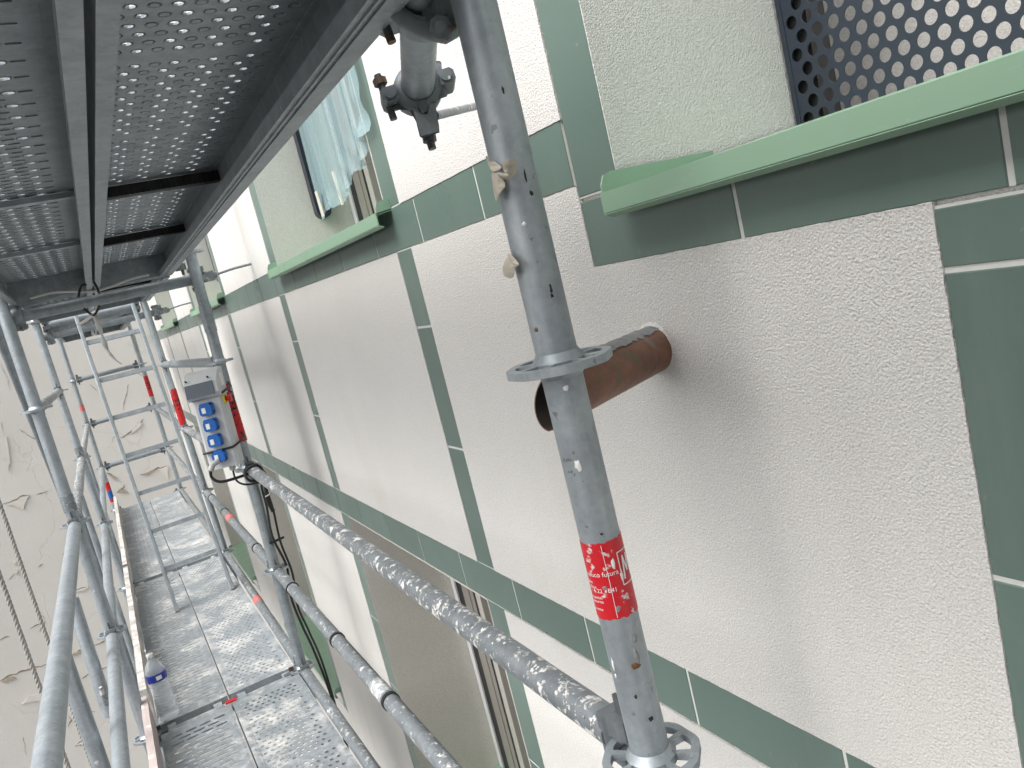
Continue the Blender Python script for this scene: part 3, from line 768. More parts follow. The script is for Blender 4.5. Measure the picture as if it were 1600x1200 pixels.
# ---------------- ties to the wall
def coupler(parent, c, axis, mat, scale=1.0, arm=None, bolt=None, open_dir=None):
    """half coupler: hinged clamp ring round a tube along axis, flap with bolt and nut"""
    axis = Vector(axis).normalized(); c = Vector(c); od = Vector(open_dir or (0,0,-1)); od = (od-axis*od.dot(axis)).normalized(); sd_ = axis.cross(od)
    m = MB(); n = 28; ri, ro, h = RT+.0008, RT+.0085, .0235*scale
    prof = []
    vs = []; fs = []
    for k in range(n):
        a = 2*math.pi*k/n; dr = od*math.cos(a)+sd_*math.sin(a)
        lob = 1+.10*max(0, math.cos(2*a-math.pi))
        for hh, r in ((-h, ri), (-h*.9, ro*lob), (0, ro*lob*1.06), (h*.9, ro*lob), (h, ri)): vs.append(c+axis*hh+dr*r)
    for k in range(n):
        k2 = (k+1)%n
        for j in range(4): fs.append((5*k+j, 5*k+j+1, 5*k2+j+1, 5*k2+j))
    m.add(vs, fs, True)
    for sg in (-1, 1):                        # ears
        e = c+sd_*sg*(ro+.010); m.bbox(e, sd_*.014, od*.011, axis*(h*.92), .005)
        m.tube([e-axis*(h+.003), e+axis*(h+.003)], .0085, 14)
    recalc(m.build('clamp', mat, parent))
    b = MB(); e = c+sd_*(ro+.016); b.tube([e-od*.040, e+od*.030], .0055, 10); b.tube([e-od*.034, e-od*.024], .0105, 6); recalc(b.build('bolt', 'rusty', parent))
tA, tB = dep(656, -75, .835), dep(653, 150, 1.205)
tdir = (tB-tA).normalized()
t = thing('wall_tie', 'grey wall tie tube with rusty couplers hanging beside the nearest standard', 'wall tie', tB, 'wall ties')
MB().tube([tA-tdir*.25, tA, tB, tB+tdir*.012], RT, 28).build('tube', 'galv_near', t)
coupler(t, dep(660, 10, .935), tdir, 'cast_coupler', 1.1, open_dir=(.1,0,-1))
coupler(t, tB-tdir*.02, tdir, 'forged', 1.0, open_dir=(.1,0,-1))
# right hand coupler block gripping the standard
m = MB(); pc = dep(700, 8, .90); m.bbox(pc, (.012,.010,0), (-.010,.012,0), (0,0,.030), .006); m.bbox(dep(683,28,.925), (.016,.012,0), (-.008,.010,0), (0,0,.013), .005); recalc(m.build('clamp_bridge', 'cast_coupler', t))
m = MB(); cc = Vector((sx('i',1,1.97), 0, 1.985)); 
m.lathe([(RT+.001, -.024), (RT+.008, -.021), (RT+.009, 0), (RT+.008, .021), (RT+.001, .024)], cc, 28); m.bbox(cc+Vector((.036,-.012,-.004)), (.012,0,0), (0,.010,0), (0,0,.020), .005); recalc(m.build('clamp', 'cast_coupler', t))
m = MB(); m.tube([dep(608,-25,.90), dep(611,0,.897), dep(618,18,.893), dep(632,33,.890), dep(652,43,.889), dep(674,50,.890), dep(694,54,.893), dep(706,47,.897), dep(711,30,.90), dep(711,5,.90)], [.008,.0085,.009,.009,.009,.0098,.0105,.0105,.010,.009], 14)
m.tube([dep(688,42,.872), dep(688,42,.905)], .0125, 8); m.tube([dep(688,42,.866), dep(688,42,.874)], .0075, 6); recalc(m.build('clamp_band', 'brown_cast', t))
# swivel block with square bolt below the front coupler, eye bolt into the wall
dn = (dep(672, 232, 1.21)-dep(656, 150, 1.205)).normalized()
c0 = dep(660, 158, 1.20); sdv = _r2
def camblock(m, pts, d0, d1):
    a = [dep(u, v, d0) for u, v in pts]; b = [dep(u, v, d1) for u, v in pts]; n = len(pts)
    m.add(a+b, [tuple(range(n)), tuple(range(2*n-1, n-1, -1))]+[(i, (i+1)%n, (i+1)%n+n, i+n) for i in range(n)])
m = MB(); camblock(m, [(610,168),(614,171),(640,172),(650,190),(656,214),(660,216),(687,207),(686,196),(680,160),(655,152),(632,160)], 1.178, 1.225); recalc(m.build('clamp_body', 'forged', t))
m = MB(); camblock(m, [(644,168),(651,165),(657,178),(668,178),(670,162),(680,160),(686,205),(658,213)], 1.166, 1.185); recalc(m.build('clamp_flap', 'cast_coupler', t))
m = MB(); camblock(m, [(650,158),(668,154),(668,174),(659,178)], 1.158, 1.172); recalc(m.build('clamp_tongue', 'forged', t))
m = MB(); camblock(m, [(675,140),(690,130),(700,146),(698,151),(678,158)], 1.175, 1.215); m.tube([dep(682,98,1.20), dep(684,128,1.20)], .0075, 12); camblock(m, [(678,100),(688,97),(690,108),(684,114),(678,110)], 1.18, 1.21); recalc(m.build('eye_lug', 'forged', t))
m = MB(); camblock(m, [(611,138),(622,118),(627,120),(628,158),(618,164),(610,158)], 1.175, 1.21); m.tube([dep(618,150,1.165), dep(618,150,1.215)], .009, 14); recalc(m.build('hinge', 'forged', t))
m = MB(); m.tube([dep(669,205,1.20), dep(672,222,1.20)], .0105, 6); m.tube([dep(670,215,1.20), dep(676,233,1.20)], .0062, 10); recalc(m.build('tie_bolt', 'rusty', t))
ew = onX(738, 166, XW); m = MB(); m.tube([dep(680,181,1.235), ew+Vector((.02,0,0))], .0068, 12); recalc(m.build('eye_bolt', 'galv_rail', t))
def far_tie(k, label, zt):
    y = YS[k-1]+.055; x1 = .085
    t = thing('wall_tie', label, 'wall tie', (XO, y, zt), 'wall ties')
    MB().tube([(XO-.03, y, zt), (x1, y, zt)], RT, 20).build('tube', 'galv_under', t)
    for x in (XO+.035 , .045):
        coupler(t, (x, y, zt), (1,0,0), 'cast_pale' if x > 0 else 'cast_coupler', 1.0, open_dir=(0,-1,0))
    m = MB(); m.bbox((.095, y, zt), (.030,0,0), (0,.020,0), (0,0,.022), .006); m.bbox((.07, y-.02, zt+.035), (.016,0,0), (0,.014,0), (0,0,.014), .004); m.lathe([(.004,0),(.016,.004),(.016,.018),(.004,.022)], (.118, y, zt), 12, (1,0,0)); recalc(m.build('swivel', 'cast_pale', t))
    MB().tube([(.12, y, zt), (.22, y, zt+.012), (XW+.02, y, zt+.016)], .006, 10).build('eye_bolt', 'galv_rail', t)
far_tie(2, 'wall tie tube with pale plaster coated coupler above the socket box', 1.885)
far_tie(3, 'farther wall tie tube with pale coupler, behind the socket box standard', 1.885)

# ---------------- decks
def perforate(m, x0, x1, y0, y1, z, px, py, a, b, lift, slot=False, gaps=0, open_mod=0, rib=None):
    nx = int((x1-x0)/px); ny = int((y1-y0)/py); mx = ((x1-x0)-nx*px)/2; my = ((y1-y0)-ny*py)/2
    if my > 0: m.add([(x0,y0,z),(x1,y0,z),(x1,y0+my,z),(x0,y0+my,z)], [(0,1,2,3)]); m.add([(x0,y1-my,z),(x1,y1-my,z),(x1,y1,z),(x0,y1,z)], [(0,1,2,3)])
    for j in range(ny):
        ya = y0+my+j*py; yb = ya+py
        if gaps and j % gaps == gaps-1: m.add([(x0,ya,z),(x1,ya,z),(x1,yb,z),(x0,yb,z)], [(0,1,2,3)]); continue
        off = px/2 if j % 2 else 0; n = nx-1 if j % 2 else nx; xs = x0+mx+off
        m.add([(x0,ya,z),(xs,ya,z),(xs,yb,z),(x0,yb,z)], [(0,1,2,3)])
        xe = xs+n*px; m.add([(xe,ya,z),(x1,ya,z),(x1,yb,z),(xe,yb,z)], [(0,1,2,3)])
        for i in range(n):
            cx, cy = xs+(i+.5)*px, (ya+yb)/2; hx, hy = px/2, py/2
            ou = [(cx+hx,cy),(cx+hx,cy+hy),(cx,cy+hy),(cx-hx,cy+hy),(cx-hx,cy),(cx-hx,cy-hy),(cx,cy-hy),(cx+hx,cy-hy)]
            k = .72; ex = (a-b+b*k) if slot else a*k
            def ringp(s, zz): 
                aa, bb, ee = a*s, b*s, ex*s
                if slot: aa = a+(s-1)*b; ee = aa-b*s+b*s*k; bb = b*s
                return [(cx+aa,cy,zz),(cx+ee,cy+bb*(k if not slot else .8),zz),(cx,cy+bb,zz),(cx-ee,cy+bb*(k if not slot else .8),zz),(cx-aa,cy,zz),(cx-ee,cy-bb*(k if not slot else .8),zz),(cx,cy-bb,zz),(cx+ee,cy-bb*(k if not slot else .8),zz)]
            vs = [(p[0],p[1],z) for p in ou]+ringp(1.35, z)+ringp(1.0, z+lift)+ringp(.92, z+lift-.003)
            fs = []
            for q in range(8):
                q2 = (q+1)%8; fs += [(q,q2,8+q2,8+q),(8+q,8+q2,16+q2,16+q),(16+q,16+q2,24+q2,24+q)]
            if open_mod and (i*7+j*3) % open_mod == 0: fs.append(tuple(range(24, 32)))
            m.add(vs, fs, False)
            if rib is not None: rib.box(cx+a+.004, cx+hx-.006, cy-.0022, cy+.0022, z-.0016, z-.0002); rib.box(cx-hx+.006, cx-a-.004, cy-.0022, cy+.0022, z-.0016, z-.0002)
def plank(label, x0, x1, y0, y1, z, kind, mat, group, matu=None, ribs=(), hooks=True, flange=.032, depth=.072, beam=None, open_mod=0, name='scaffold_deck'):
    t = thing(name, label, 'scaffold deck', ((x0+x1)/2, y0, z), group)
    m = MB(); RIB = MB()
    if kind == 'oval': perforate(m, x0+.022, x1-.022, y0+.05, y1-.05, z, .072, .031, .0085, .0066, .0025, True, rib=RIB)
    elif kind == 'slot': perforate(m, x0+.022, x1-.022, y0+.05, y1-.05, z, .0600, .0385, .0245, .0088, .0012, True)
    elif z > 1: perforate(m, x0+.026, x1-.026, y0+.05, y1-.05, z, .0270, .0305, .0068, .0068, .0028, False, 14, open_mod)
    else: perforate(m, x0+.026, x1-.026, y0+.05, y1-.05, z, .0280, .0335, .0078, .0078, .0006, False, 16)
    m.add([(x0,y0,z),(x1,y0,z),(x1,y0+.05,z),(x0,y0+.05,z)], [(0,1,2,3)]); m.add([(x0,y1-.05,z),(x1,y1-.05,z),(x1,y1,z),(x0,y1,z)], [(0,1,2,3)])
    m.build('perforated_sheet', mat, t)
    if kind == 'oval': tag(RIB.build('pressed_rib', mat, t), kind='stuff')
    e = .026 if kind == 'hole' else .022
    s_ = MB()
    for xa, xb, inn in ((x0, x0+e, 1), (x1-e, x1, -1)):
        s_.box(xa, xb, y0+.05, y1-.05, z-.0025, z+.0025)
        s_.box((x0 if inn > 0 else x1-.0035), (x0+.0035 if inn > 0 else x1), y0+.01, y1-.01, z-depth, z-.0025)
        fa, fb = (x0+.0035, x0+flange) if inn > 0 else (x1-flange, x1-.0035)
        s_.box(fa, fb, y0+.01, y1-.01, z-depth, z-depth+.0035)
        lip = (fb-.003, fb) if inn > 0 else (fa, fa+.003); s_.box(lip[0], lip[1], y0+.01, y1-.01, z-depth+.0035, z-depth+.014)
        s_.box(xa+.006, xb-.010, y0+.06, y1-.06, z+.0025, z+.0045)
    s_.build('side_channel', matu or mat, t)
    for ya, yb in ((y0+.002, y0+.01), (y1-.01, y1-.002)): MB().box(x0+.004, x1-.004, ya, yb, z-depth-.004, z-.0004).build('end_plate', matu or mat, t)
    if hooks:
        for xx in (x0+.05, x1-.05):
            for ye, sg in ((y0, -1), (y1, 1)):
                hk = MB(); o = []
                for k in range(9):
                    an = math.pi*k/8; o.append((xx-.018, ye+sg*(.030-.040*math.cos(an)*1.0), z-.050+.046*math.sin(an)))
                o2 = []
                for k in range(8, -1, -1):
                    an = math.pi*k/8; o2.append((xx-.018, ye+sg*(.030-.033*math.cos(an)), z-.050+.038*math.sin(an)))
                q = o+o2; n = 9
                vs = [Vector(v) for v in o]+[Vector(v) for v in o2[::-1]]; vs += [v+Vector((.036,0,0)) for v in vs]
                fs = []
                for k in range(8):
                    fs += [(k,k+1,n+k+1,n+k),(2*n+k,3*n+k,3*n+k+1,2*n+k+1),(k,2*n+k,2*n+k+1,k+1),(n+k,n+k+1,3*n+k+1,3*n+k)]
                fs += [(0,n,3*n,2*n),(8,2*n+8,3*n+8,n+8)]
                hk.add(vs, fs); recalc(hk.build('hook', matu or mat, t))
    for i, (yr, mt) in enumerate(ribs):
        r = MB(); hw = .016 if mt == 'dark_steel' else .013
        r.box(x0+.004, x1-.004, yr-hw, yr+hw, z-.030 if mt == 'dark_steel' else z-.018, z-.006)
        if mt == 'dark_steel':
            for k in range(24): xx = x0+.02+k*(x1-x0-.04)/23; r.box(xx-.002, xx+.002, yr-hw-.003, yr-hw+.0, z-.030, z-.008)
        r.build('stiffener', mt, t)
    if beam:
        b = MB(); xb0, xb1, zb = beam
        b.box(xb0, xb1, y0+.01, y1+.02, zb, zb+.010); 
        for xx in (xb0+.009, xb0+.019): b.box(xx, xx+.003, y0+.01, y1+.02, zb-.003, zb)
        b.box(xb1-.010, xb1, y0+.01, y1+.02, zb+.010, z+.02); b.box(xb0, xb0+.004, y0+.01, y1+.02, zb+.010, zb+.022)
        b.build('side_beam', 'alu_beam', t)
    return t
LG_ = 'lower scaffold decks'; UG_ = 'upper scaffold decks'
XL0, XL1, XR0, XR1 = -.655, -.353, -.345, -.035
J = .052
SEG = [(YS[0]+J, YS[1]-J), (YS[1]+J, YS[2]-J), (YS[2]+J, YS[3]-J)]
names = ['nearest the camera', 'in the middle bay beside the bottle', 'in the farthest bay']
for i, (a, b) in enumerate(SEG):
    plank(f'slotted steel deck at toe board side, {names[i]}', XL0, XL1, a, b, 0.0, 'slot', 'galv_deck', LG_)
    plank(f'dusty round-holed steel deck at wall side, {names[i].replace("beside the bottle","under the ladder foot")}', XR0, XR1, a, b, 0.0, 'hole', 'galv_deck_dusty' if i else 'galv_deck', LG_)
ZU = 2.012
un = ['overhead nearest the camera', 'overhead beyond the first joint', 'overhead in the farthest bay']
for i, (a, b) in enumerate(SEG):
    if i == 1: b0 = 4.55
    else: b0 = b
    rb1 = [(1.27,'galv_outer'),(2.08,'galv_outer')] if i == 0 else [(a+.9,'galv_under')]
    rb2 = [(1.29,'dark_steel'),(2.13,'dark_steel')] if i == 0 else [(a+.9,'dark_steel')]
    plank(f'slotted steel deck {un[i]}, left one', -.672, -.374, (a if i else -.035), b0, ZU, 'oval', 'galv_under', UG_, 'galv_under', rb1, flange=.022, depth=.085)
    plank(f'round-holed steel deck {un[i]}, with aluminium edge beam', -.364, -.052, (a if i else -.035), b0, ZU, 'hole', 'galv_under', UG_, 'galv_under', rb2, flange=.021, depth=.085, beam=(-.108, -.057, 1.918), open_mod=2)
for xa, xb, kd, nm in ((-.672, -.374, 'oval', 'left one'), (-.364, -.052, 'hole', 'right one')):  # unseen decks, added to shade the wall near the camera
    plank(f'unseen steel deck added above the camera to shade the wall, {nm}', xa, xb, -2.6, -.15, ZU, kd, 'galv_under', UG_, 'galv_under', flange=.022, depth=.085)
# red end tag at the deck joint
tag(MB().box(-.372, -.322, YS[1]-.055, YS[1]-.030, .006, .012).build('deck_tag', 'red_plastic', None, (-.35, YS[1], .006)), 'small red plastic tag at the joint of the four lower decks', 'tag')

# ---------------- toe boards
def toe(label, x0, x1, y0, y1, z0, z1, mat, tilt=0):
    m = MB(); n = 24; vs = []
    for i in range(n+1):
        y = y0+(y1-y0)*i/n; w = random.uniform(-.0012,.0012); xx = tilt*i/n
        for x, z in ((x0,z0),(x1,z0),(x1,z1),(x0,z1)): vs.append((x+w+xx, y, z+random.uniform(-.001,.001)))
    fs = []
    for i in range(n):
        for k in range(4): k2 = (k+1)%4; fs.append((4*i+k, 4*i+k2, 4*i+4+k2, 4*i+4+k))
    fs += [(3,2,1,0), tuple(4*n+k for k in range(4))]
    m.add(vs, fs); o = recalc(m.build('toe_board', mat, None, (x0, y0, z0))); return tag(o, label, 'toe board', 'wooden toe boards')
toe('pinkish wooden toe board at bottom left, nearest the camera', -.692, -.664, .10, 3.10, .006, .150, 'toe_wood_pink')
toe('whitish wooden toe board starting beside the water bottle', -.690, -.660, 3.16, 5.62, .006, .158, 'toe_wood', .004)
toe('farthest whitish wooden toe board reaching the end standards', -.686, -.656, 5.70, 9.08, .006, .160, 'toe_wood')
# ---------------- ladder
def ladder():
    A0, A1 = Vector((-.439, 4.64, .004)), Vector((-.474, 5.04, 2.12)); B0, B1 = Vector((-.090, 4.66, .004)), Vector((-.136, 5.04, 2.12))
    t = thing('ladder', 'aluminium ladder standing on the middle deck and leaning to the hatch above', 'ladder', (A0+B0)/2)
    for a, b in ((A0, A1), (B0, B1)):
        d = (b-a); n = d.normalized(); s_ = Vector((1,0,0)); s_ = (s_-n*s_.dot(n)).normalized(); f = n.cross(s_)
        m = MB(); c = (a+b)/2; m.bbox(c, s_*.0115, f*.030, d/2, .004); recalc(m.build('stile', 'alu', t))
        m = MB(); m.bbox(a+n*.018, s_*.0135, f*.033, n*.018, .003); recalc(m.build('foot', 'box_grey_dark', t))
    for k in range(8):
        z = .266+.249*k; f = z/2.116; a = A0+(A1-A0)*f; b = B0+(B1-B0)*f; d = (b-a).normalized(); up = (A1-A0).normalized()
        MB().bbox((a+b)/2, d*((b-a).length/2-.0117), up*.0135, d.cross(up)*.0135, .003).build('rung', 'alu', t)
ladder()
# ---------------- water bottle
def bottle():
    c = Vector((-.603, 3.105, .0045)); R = .043; H = .305
    t = thing('water_bottle', 'clear plastic water bottle with blue label standing by the toe board', 'bottle', c)
    prof = [(.004,.004),(.030,.002),(R*.93,.006),(R,.016)]
    z = .020
    while z < .185: prof += [(R,z),(R*.90,z+.006),(R,z+.012)]; z += .0145
    prof += [(R,.190),(R,.232),(R*.97,.240),(R*.80,.262),(R*.50,.283),(R*.33,.292),(R*.32,.300)]
    prof = [(r, h) for r, h in prof]
    MB().lathe(prof, c, 36).build('body', 'pet', t)
    MB().lathe([(R+.0006,.196),(R+.0008,.197),(R+.0008,.229),(R+.0006,.230)], c, 36).build('label_sleeve', 'label_blue', t)
    n = 6; m = MB(); vs = []
    a_c = math.atan2(CAM.y-c.y, CAM.x-c.x)
    for i in range(n+1):
        a = a_c-.1+.55*i/n
        for h in (.204, .222): vs.append(c+Vector(((R+.0014)*math.cos(a), (R+.0014)*math.sin(a), h)))
    m.add(vs, [(2*i,2*i+2,2*i+3,2*i+1) for i in range(n)]); m.build('label_print', 'label_white', t)
    MB().lathe([(.0,.3005),(R*.36,.3005),(R*.36,.299),(R*.36,.316),(R*.33,.318),(0,.318)], c, 24).build('cap', 'lace_white', t)
plain('label_blue', (.018, .035, .30), .4, var=.1, scale=40)
bottle()

# ---------------- socket box
def socket_box():
    zb, zt = 1.055, 1.49; ang = R_(24)
    fx = Vector((math.cos(ang), -math.sin(ang), 0)); fn = Vector((-math.sin(ang), -math.cos(ang), 0))   # right along front, front normal
    up = Vector((.028, 0, 1)).normalized()
    c = Vector((-.073, 2.925, zb))
    t = thing('socket_box', 'grey construction site socket box with four blue outlets strapped to a standard', 'socket box', c)
    w, dpt = .066, .045; H = zt-zb
    def q(i, j, k): return c+fx*i+fn*j+up*k
    m = MB(); m.bbox(q(0,0,.155), fx*w, fn*dpt, up*.155, .012); m.build('housing', 'box_grey', t)
    # breaker head: bulges forward with sloped visor
    prof = [(-dpt,.312),(-dpt,H-.005),(-.01,H),(dpt*.6,H-.012),(dpt+.030,H-.050),(dpt+.034,.335),(dpt+.010,.312)]
    m = MB(); m.prism([q(-w-.004,j,k) for j, k in prof], fx*(2*w+.008)); recalc(m.build('breaker_housing', 'box_grey', t))
    m = MB(); a, b = Vector((dpt+.0315,H-.046)), Vector((dpt+.0355,.338)); 
    m.prism([q(-w+.001,dpt+.0335,.328), q(w-.012,dpt+.0335,.328), q(w-.012,dpt+.0275,H-.049), q(-w+.001,dpt+.0275,H-.049)], fn*.008); recalc(m.build('visor', 'visor', t))
    for i in (-w+.008, w-.03):
        MB().tube([q(i,dpt+.016,H-.034), q(i,dpt+.026,H-.030)], .004, 8).build('screw', 'print_black', t)
    m = MB(); m.prism([q(w+.0045,-.02,.35), q(w+.0045,.02,.35), q(w+.0045,.02,H-.03), q(w+.0045,-.02,H-.03)], fx*.0008); recalc(m.build('type_label', 'label_white', t))
    for k in range(4):
        zc = .268-.070*k; s = part_empty('socket', t)
        m = MB(); m.bbox(q(-.006,dpt+.005,zc), fx*.030, up*.027, fn*.006, .006); recalc(m.build('base', 'socket_blue', s))
        m = MB(); m.bbox(q(-.006,dpt+.020,zc-.002), fx*.027, up*.023, fn*.010, .008); m.bbox(q(.018,dpt+.018,zc+.002), fx*.010, up*.012, fn*.007, .004); m.bbox(q(-.004,dpt+.016,zc+.023), fx*.018, up*.004, fn*.009, .001); recalc(m.build('lid', 'socket_blue', s))
        m = MB(); m.prism([q(-.022,dpt+.0305,zc-.014), q(-.006,dpt+.0305,zc-.014), q(-.006,dpt+.0305,zc+.010), q(-.022,dpt+.0305,zc+.010)], fn*.0008); recalc(m.build('label', 'label_white', s))
    MB().lathe([(.022,0),(.022,.006),(.016,.008)], q(w,.018,.290), 20, fx).build('knob_plate', 'yellow_plastic', t)
    MB().lathe([(.010,.006),(.010,.016),(.016,.018),(.016,.030),(0,.031)], q(w,.018,.290), 20, fx).build('stop_knob', 'red_plastic', t)
    for k, nm in ((.318,0),(.082,0)):
        pts = [q(-w-.006,dpt+.004,k), q(-w+.01,dpt+.010,k), q(w-.006,dpt+.009,k), q(w+.006,dpt-.01,k+.004), q(w+.02,-dpt-.01,k+.016), q(.06,-dpt-.075,k+.03)]
        MB().tube(pts, .0052, 8).build('strap', 'black_plastic', t)
    MB().lathe([(.014,0),(.014,-.018),(.008,-.026)], q(.02,.01,0), 14).build('cable_gland', 'box_grey', t)
    m = MB(); m.tube([q(-.012,dpt+.026,.040), q(-.03,dpt+.05,.034), q(-.045,dpt+.05,.012)], .013, 12); m.build('plug', 'box_grey_dark', t)
    return q
Q = socket_box()
def cable(label, pts, r=.005, mat='cable_black', nm='cable', grp='black cables at the socket box'):
    # smooth with Catmull-Rom
    Pn = [Vector(p) for p in pts]; out = []
    for i in range(len(Pn)-1):
        p0, p1, p2, p3 = Pn[max(i-1,0)], Pn[i], Pn[i+1], Pn[min(i+2,len(Pn)-1)]
        for k in range(6):
            s = k/6; out.append(.5*((2*p1)+(p2-p0)*s+(2*p0-5*p1+4*p2-p3)*s*s+(3*p1-p0-3*p2+p3)*s**3))
    out.append(Pn[-1]); o = MB().tube(out, r, 10).build(nm, mat, None, Pn[0]); return tag(o, label, 'cable', grp)
Y2 = YS[1]
cable('black cable looping from the lowest socket to the guard rail', [Q(-.045,.095,.012), Q(-.05,.09,-.020), Q(-.02,.08,-.050), Q(.05,.03,-.058), (.055,2.95,.985), (.075,2.93,.95)], .0065)
cable('thin black cable hanging from the gland under the box', [Q(.02,.01,-.02), Q(.025,.02,-.07), Q(.06,.02,-.10), (.05,2.93,.93), (.055,2.93,.90)], .0045)
def coil(label, yc, rr, turns, dy):
    pts = []
    for k in range(int(turns*14)+1):
        a = 2*math.pi*k/14+1.2; pts.append((.017+rr*math.cos(a)*1.05, yc+dy*k/14+.006*math.sin(3*a), 1.0+rr*math.sin(a)-.006))
    return cable(label, pts, .006)
coil('black cable wound round the upper rail below the box', 2.86, .036, 2.2, .016)
bx = lambda z, o=0: (sx('i',2,z)+.020+o, Y2-.030+o*.3, z)
cable('long black cable hanging down the box standard past the decks', [(.06,2.93,.955), bx(.90,.012), bx(.80,.010), bx(.66,.0), bx(.5,.028), bx(.36,.010), bx(.20,.026), bx(.05,.05), (.075,2.97,-.2), (.07,2.95,-.7), (.06,3.0,-1.5)], .0058)
cable('second black cable hanging down beside the first behind the middle rail', [(.075,2.93,.96), bx(.90,.03), bx(.78,.036), bx(.62,.030), bx(.46,.046), bx(.30,.030), bx(.16,.05), (.085,3.0,-.05), (.085,3.02,-.6)], .0052)
cable('short frayed cable bundle under the upper rail coil', [(.03,2.88,.97), (.045,2.86,.93), (.04,2.87,.86), (.05,2.88,.80)], .009)
cable('short grey string loop hanging from the upper rail near the box', [(.045,2.76,.985), (.058,2.76,.945), (.050,2.78,.905), (.030,2.83,.885)], .0035, 'rope')
m = MB(); m.tube([bx(.635,-.02), bx(.635,.05)], .006, 8); tag(m.build('cable_tie', 'black_plastic', None, bx(.635)), 'black cable tie bundling the hanging cables', 'cable tie')
# overhead: white cable, black ties, torn plastic strip
yt = YS[1]+.0
cable('pale cable lying along the overhead transom', [dep(48,466,3.05), dep(80,458,3.02), dep(110,456,3.0), dep(145,456,2.98), dep(175,447,2.97), dep(205,436,2.95), dep(232,430,2.93)], .0042, 'cable_white', 'cable', 'overhead cables')
cable('left black cable tie round the overhead tie tube', [dep(135,445,2.99), dep(128,446,2.98), dep(124,456,2.97), dep(123,464,2.96)], .0045, 'black_plastic', 'cable_tie', 'overhead cable ties')
cable('right black cable tie round the overhead tie tube', [dep(147,441,2.98), dep(151,448,2.96), dep(155,458,2.95)], .0045, 'black_plastic', 'cable_tie', 'overhead cable ties')
cable('black cable tie knot below the overhead tie tube', [dep(131,482,3.02), dep(138,488,3.03), dep(146,492,3.03), dep(151,487,3.02), dep(155,478,3.01)], .0045, 'black_plastic', 'cable_tie', 'overhead cable ties')
def strip(label, pts, w):
    m = MB(); vs = []
    for i, (u, v, d, ww, tw) in enumerate(pts):
        p = dep(u, v, d); s_ = (_r2*math.cos(tw)+_f*math.sin(tw))*ww; vs += [p-s_, p+s_]
    fs = [(2*i,2*i+2,2*i+3,2*i+1) for i in range(len(pts)-1)]
    m.add(vs, fs, True); o = m.build('plastic_strip', 'lace_white', None, vs[0])
    sm = o.modifiers.new('t', 'SOLIDIFY'); sm.thickness = .001
    return tag(o, label, 'plastic strip', 'torn plastic strips')
strip('torn white plastic strip dangling below the overhead tie tube', [(147,492,3.03,.010,.3),(150,500,3.03,.008,.6),(155,512,3.03,.012,1.0),(160,525,3.04,.007,1.4),(163,536,3.05,.011,.4),(167,546,3.06,.008,1.2),(172,556,3.06,.013,.5),(180,563,3.06,.007,.2),(190,569,3.07,.003,0)], .01)
strip('white plastic strip tied to the ladder top', [(148,491,3.03,.010,1.2),(139,497,3.06,.008,1.0),(131,503,3.2,.010,1.1),(122,508,3.3,.007,.8)], .01)

# ---------------- ropes
def rope(label, x, y, z0, z1, drift):
    m = MB(); n = int((z1-z0)/.012); 
    for s in range(3):
        pts = []
        for i in range(n+1):
            z = z0+(z1-z0)*i/n; a = 2*math.pi*(z/.075+s/3); pts.append((x+drift*(z-z0)+.0055*math.cos(a), y+.0055*math.sin(a), z))
        m.tube(pts, .0062, 6)
    return tag(m.build('rope', 'rope', None, (x, y, z0)), label, 'rope', 'ropes hanging beside the scaffold')
rope('hanging twisted rope nearer the steep tubes at left', -1.1, 4.31, GZ+.02, 2.6, .0)
rope('hanging twisted rope at the left picture edge', -1.1, 3.58, GZ+.02, 2.6, .0)

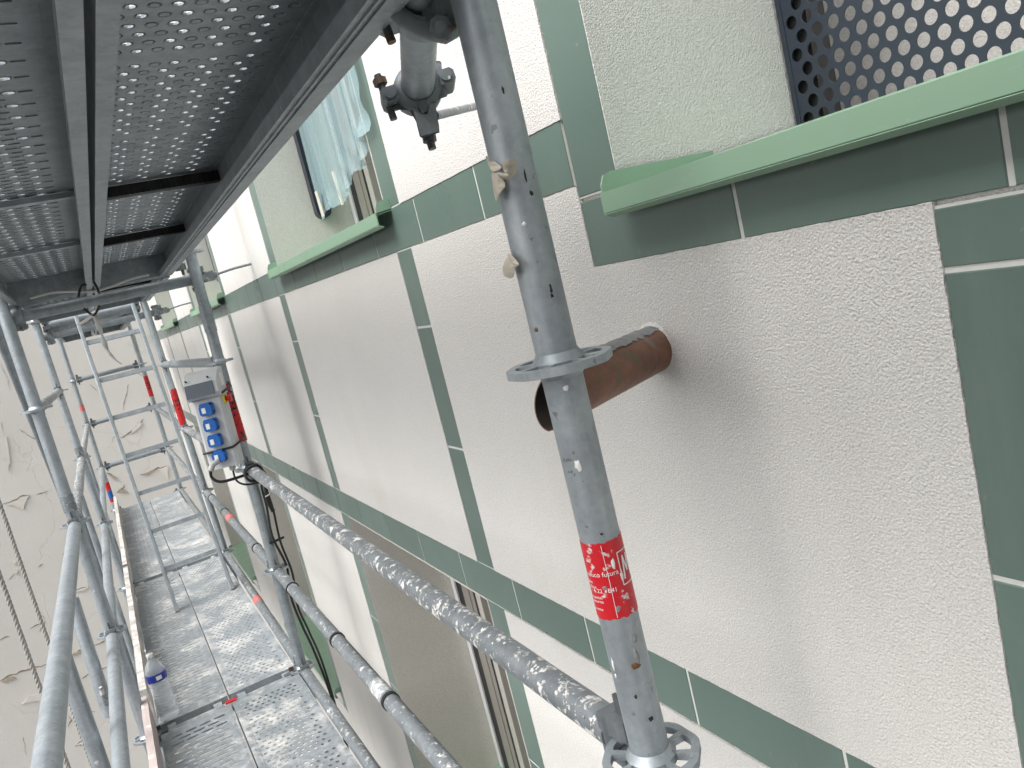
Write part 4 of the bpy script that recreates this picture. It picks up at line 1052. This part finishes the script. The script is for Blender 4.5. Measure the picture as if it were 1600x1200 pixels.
# ---------------- outlet pipe
def pipe():
    w0 = onX(1024, 545, XW); r = .0355
    tip = onX(847, 630, -.006)
    d = (tip-w0).normalized(); t = thing('outlet_pipe', 'rusty copper outlet pipe with slanted open end sticking out of the facade', 'pipe', w0)
    n = 40; a = Vector((0,0,1)); ux = (a-d*a.dot(d)).normalized(); uy = d.cross(ux)     # ux up
    L = (tip-w0).length; m = MB(); mi = MB()
    rings = []
    ts = [-.03/L]+[i/12 for i in range(13)]
    for r_, rev in ((r, 0), (r-.0016, 1)):
        vs = []; fs = []
        for i, tt in enumerate(ts):
            for k in range(n):
                an = 2*math.pi*k/n; ca = math.cos(an)
                sn_ = .5-.5*math.sin(an); cc_ = .080*(1-abs(an-math.pi)/math.pi if False else abs(an-math.pi)/math.pi); cut = -cc_ if i == len(ts)-1 else 0   # near side and top cut back: slanted spout
                if i == len(ts)-2: cut = -cc_*.72
                if i == len(ts)-3: cut = -cc_*.4
                vs.append(w0+d*(tt*L+cut+.0)+(ux*ca+uy*math.sin(an))*r_)
        for i in range(len(ts)-1):
            for k in range(n):
                k2 = (k+1)%n; q = (i*n+k, i*n+k2, (i+1)*n+k2, (i+1)*n+k); fs.append(q[::-1] if rev else q)
        (m if not rev else mi).add(vs, fs, True); rings.append(vs[-n:])
    m.add(rings[0]+rings[1], [(k, (k+1)%n, n+(k+1)%n, n+k) for k in range(n)])
    m.build('tube', 'rusty_pipe', t); mi.build('bore', 'bore_shade', t)
    MB().tube([w0+d*(.02), w0+d*(L-.075)], r-.0018, 28).build('bore_shade_fill', 'bore_shade', t)  # solid fill, its dark colour stands in for shade deep in the pipe
    # cement smear along the top
    m = MB(); vs = []; K = 46
    for i in range(K+1):
        f = .005+.60*i/K
        for j, an in enumerate((-.62, -.25, .1, .42)):
            rr = r+.0009+random.uniform(.0,.0022)*(1 if 0 < j < 3 else .35); an2 = an+random.uniform(-.10,.10)
            vs.append(w0+d*(f*L)+(ux*math.cos(an2)+uy*math.sin(an2))*rr)
    m.add(vs, [(4*i+j, 4*i+j+1, 4*i+4+j+1, 4*i+4+j) for i in range(K) for j in range(3)], False)
    m.build('cement_smear', 'cement_smear', t)
    # plaster lip where it enters the render
    m = MB(); vs = []; N = 36
    for k in range(N):
        an = 2*math.pi*k/N; j = random.uniform(.85, 1.3)
        vs += [w0+(Vector((0,1,0))*math.sin(an)+Vector((0,0,1))*math.cos(an))*(r+.007*j)+Vector((-.0004,0,0)), w0+Vector((-.004*j,0,0))+(Vector((0,1,0))*math.sin(an)+Vector((0,0,1))*math.cos(an))*(r+.0015)]
    m.add(vs, [(2*k, 2*((k+1)%N), 2*((k+1)%N)+1, 2*k+1) for k in range(N)], True); recalc(m.build('plaster_collar', 'stucco', t))
pipe()

# ---------------- protective film on the first upper window
def sheet():
    t = thing('plastic_sheet', 'pale blue translucent plastic sheet hanging in the upper window', 'plastic sheet', (.52, 1.9, 2.0))
    m = MB(); ny, nz = 90, 50; vs = []
    for i in range(ny+1):
        f = i/ny; y = 2.50-1.37*f
        zb = 1.975+.012*math.sin(f*13)+.075*max(0, f-.5)+.003*random.uniform(-1,1)
        for j in range(nz+1):
            g = j/nz; z = zb+(2.95-zb)*g
            fold = .006*math.sin(f*19+1.2*g)+.006*math.sin(f*43+.9*g+1)*(1-.5*g)+.004*math.sin(f*97+2*g)
            crum = max(0, 1-5*g)**2*.008*(math.sin(37*f+60*g)+.6*math.sin(71*f-45*g))*(.3+f)
            x = .505-.12*f-.09*f*f+fold+crum-.03*max(0, f-.55)*(1-g)
            vs.append((x, y+.003*math.sin(9*g+20*f)*(1-g), z))
    fs = [(i*(nz+1)+j, (i+1)*(nz+1)+j, (i+1)*(nz+1)+j+1, i*(nz+1)+j+1) for i in range(ny) for j in range(nz)]
    m.add(vs, fs, True); m.build('film', 'plastic_film', t)
    for y, x, h in ((2.36,.476,.10),(2.02,.455,.12)):
        m = MB(); m.obox((x, y, 2.02), (.001,0,0), (0,.016,0), (-.002,0,h/2)); m.build('tape', 'masking_tape', t)
sheet()
# mask the film hem with crumpled folds
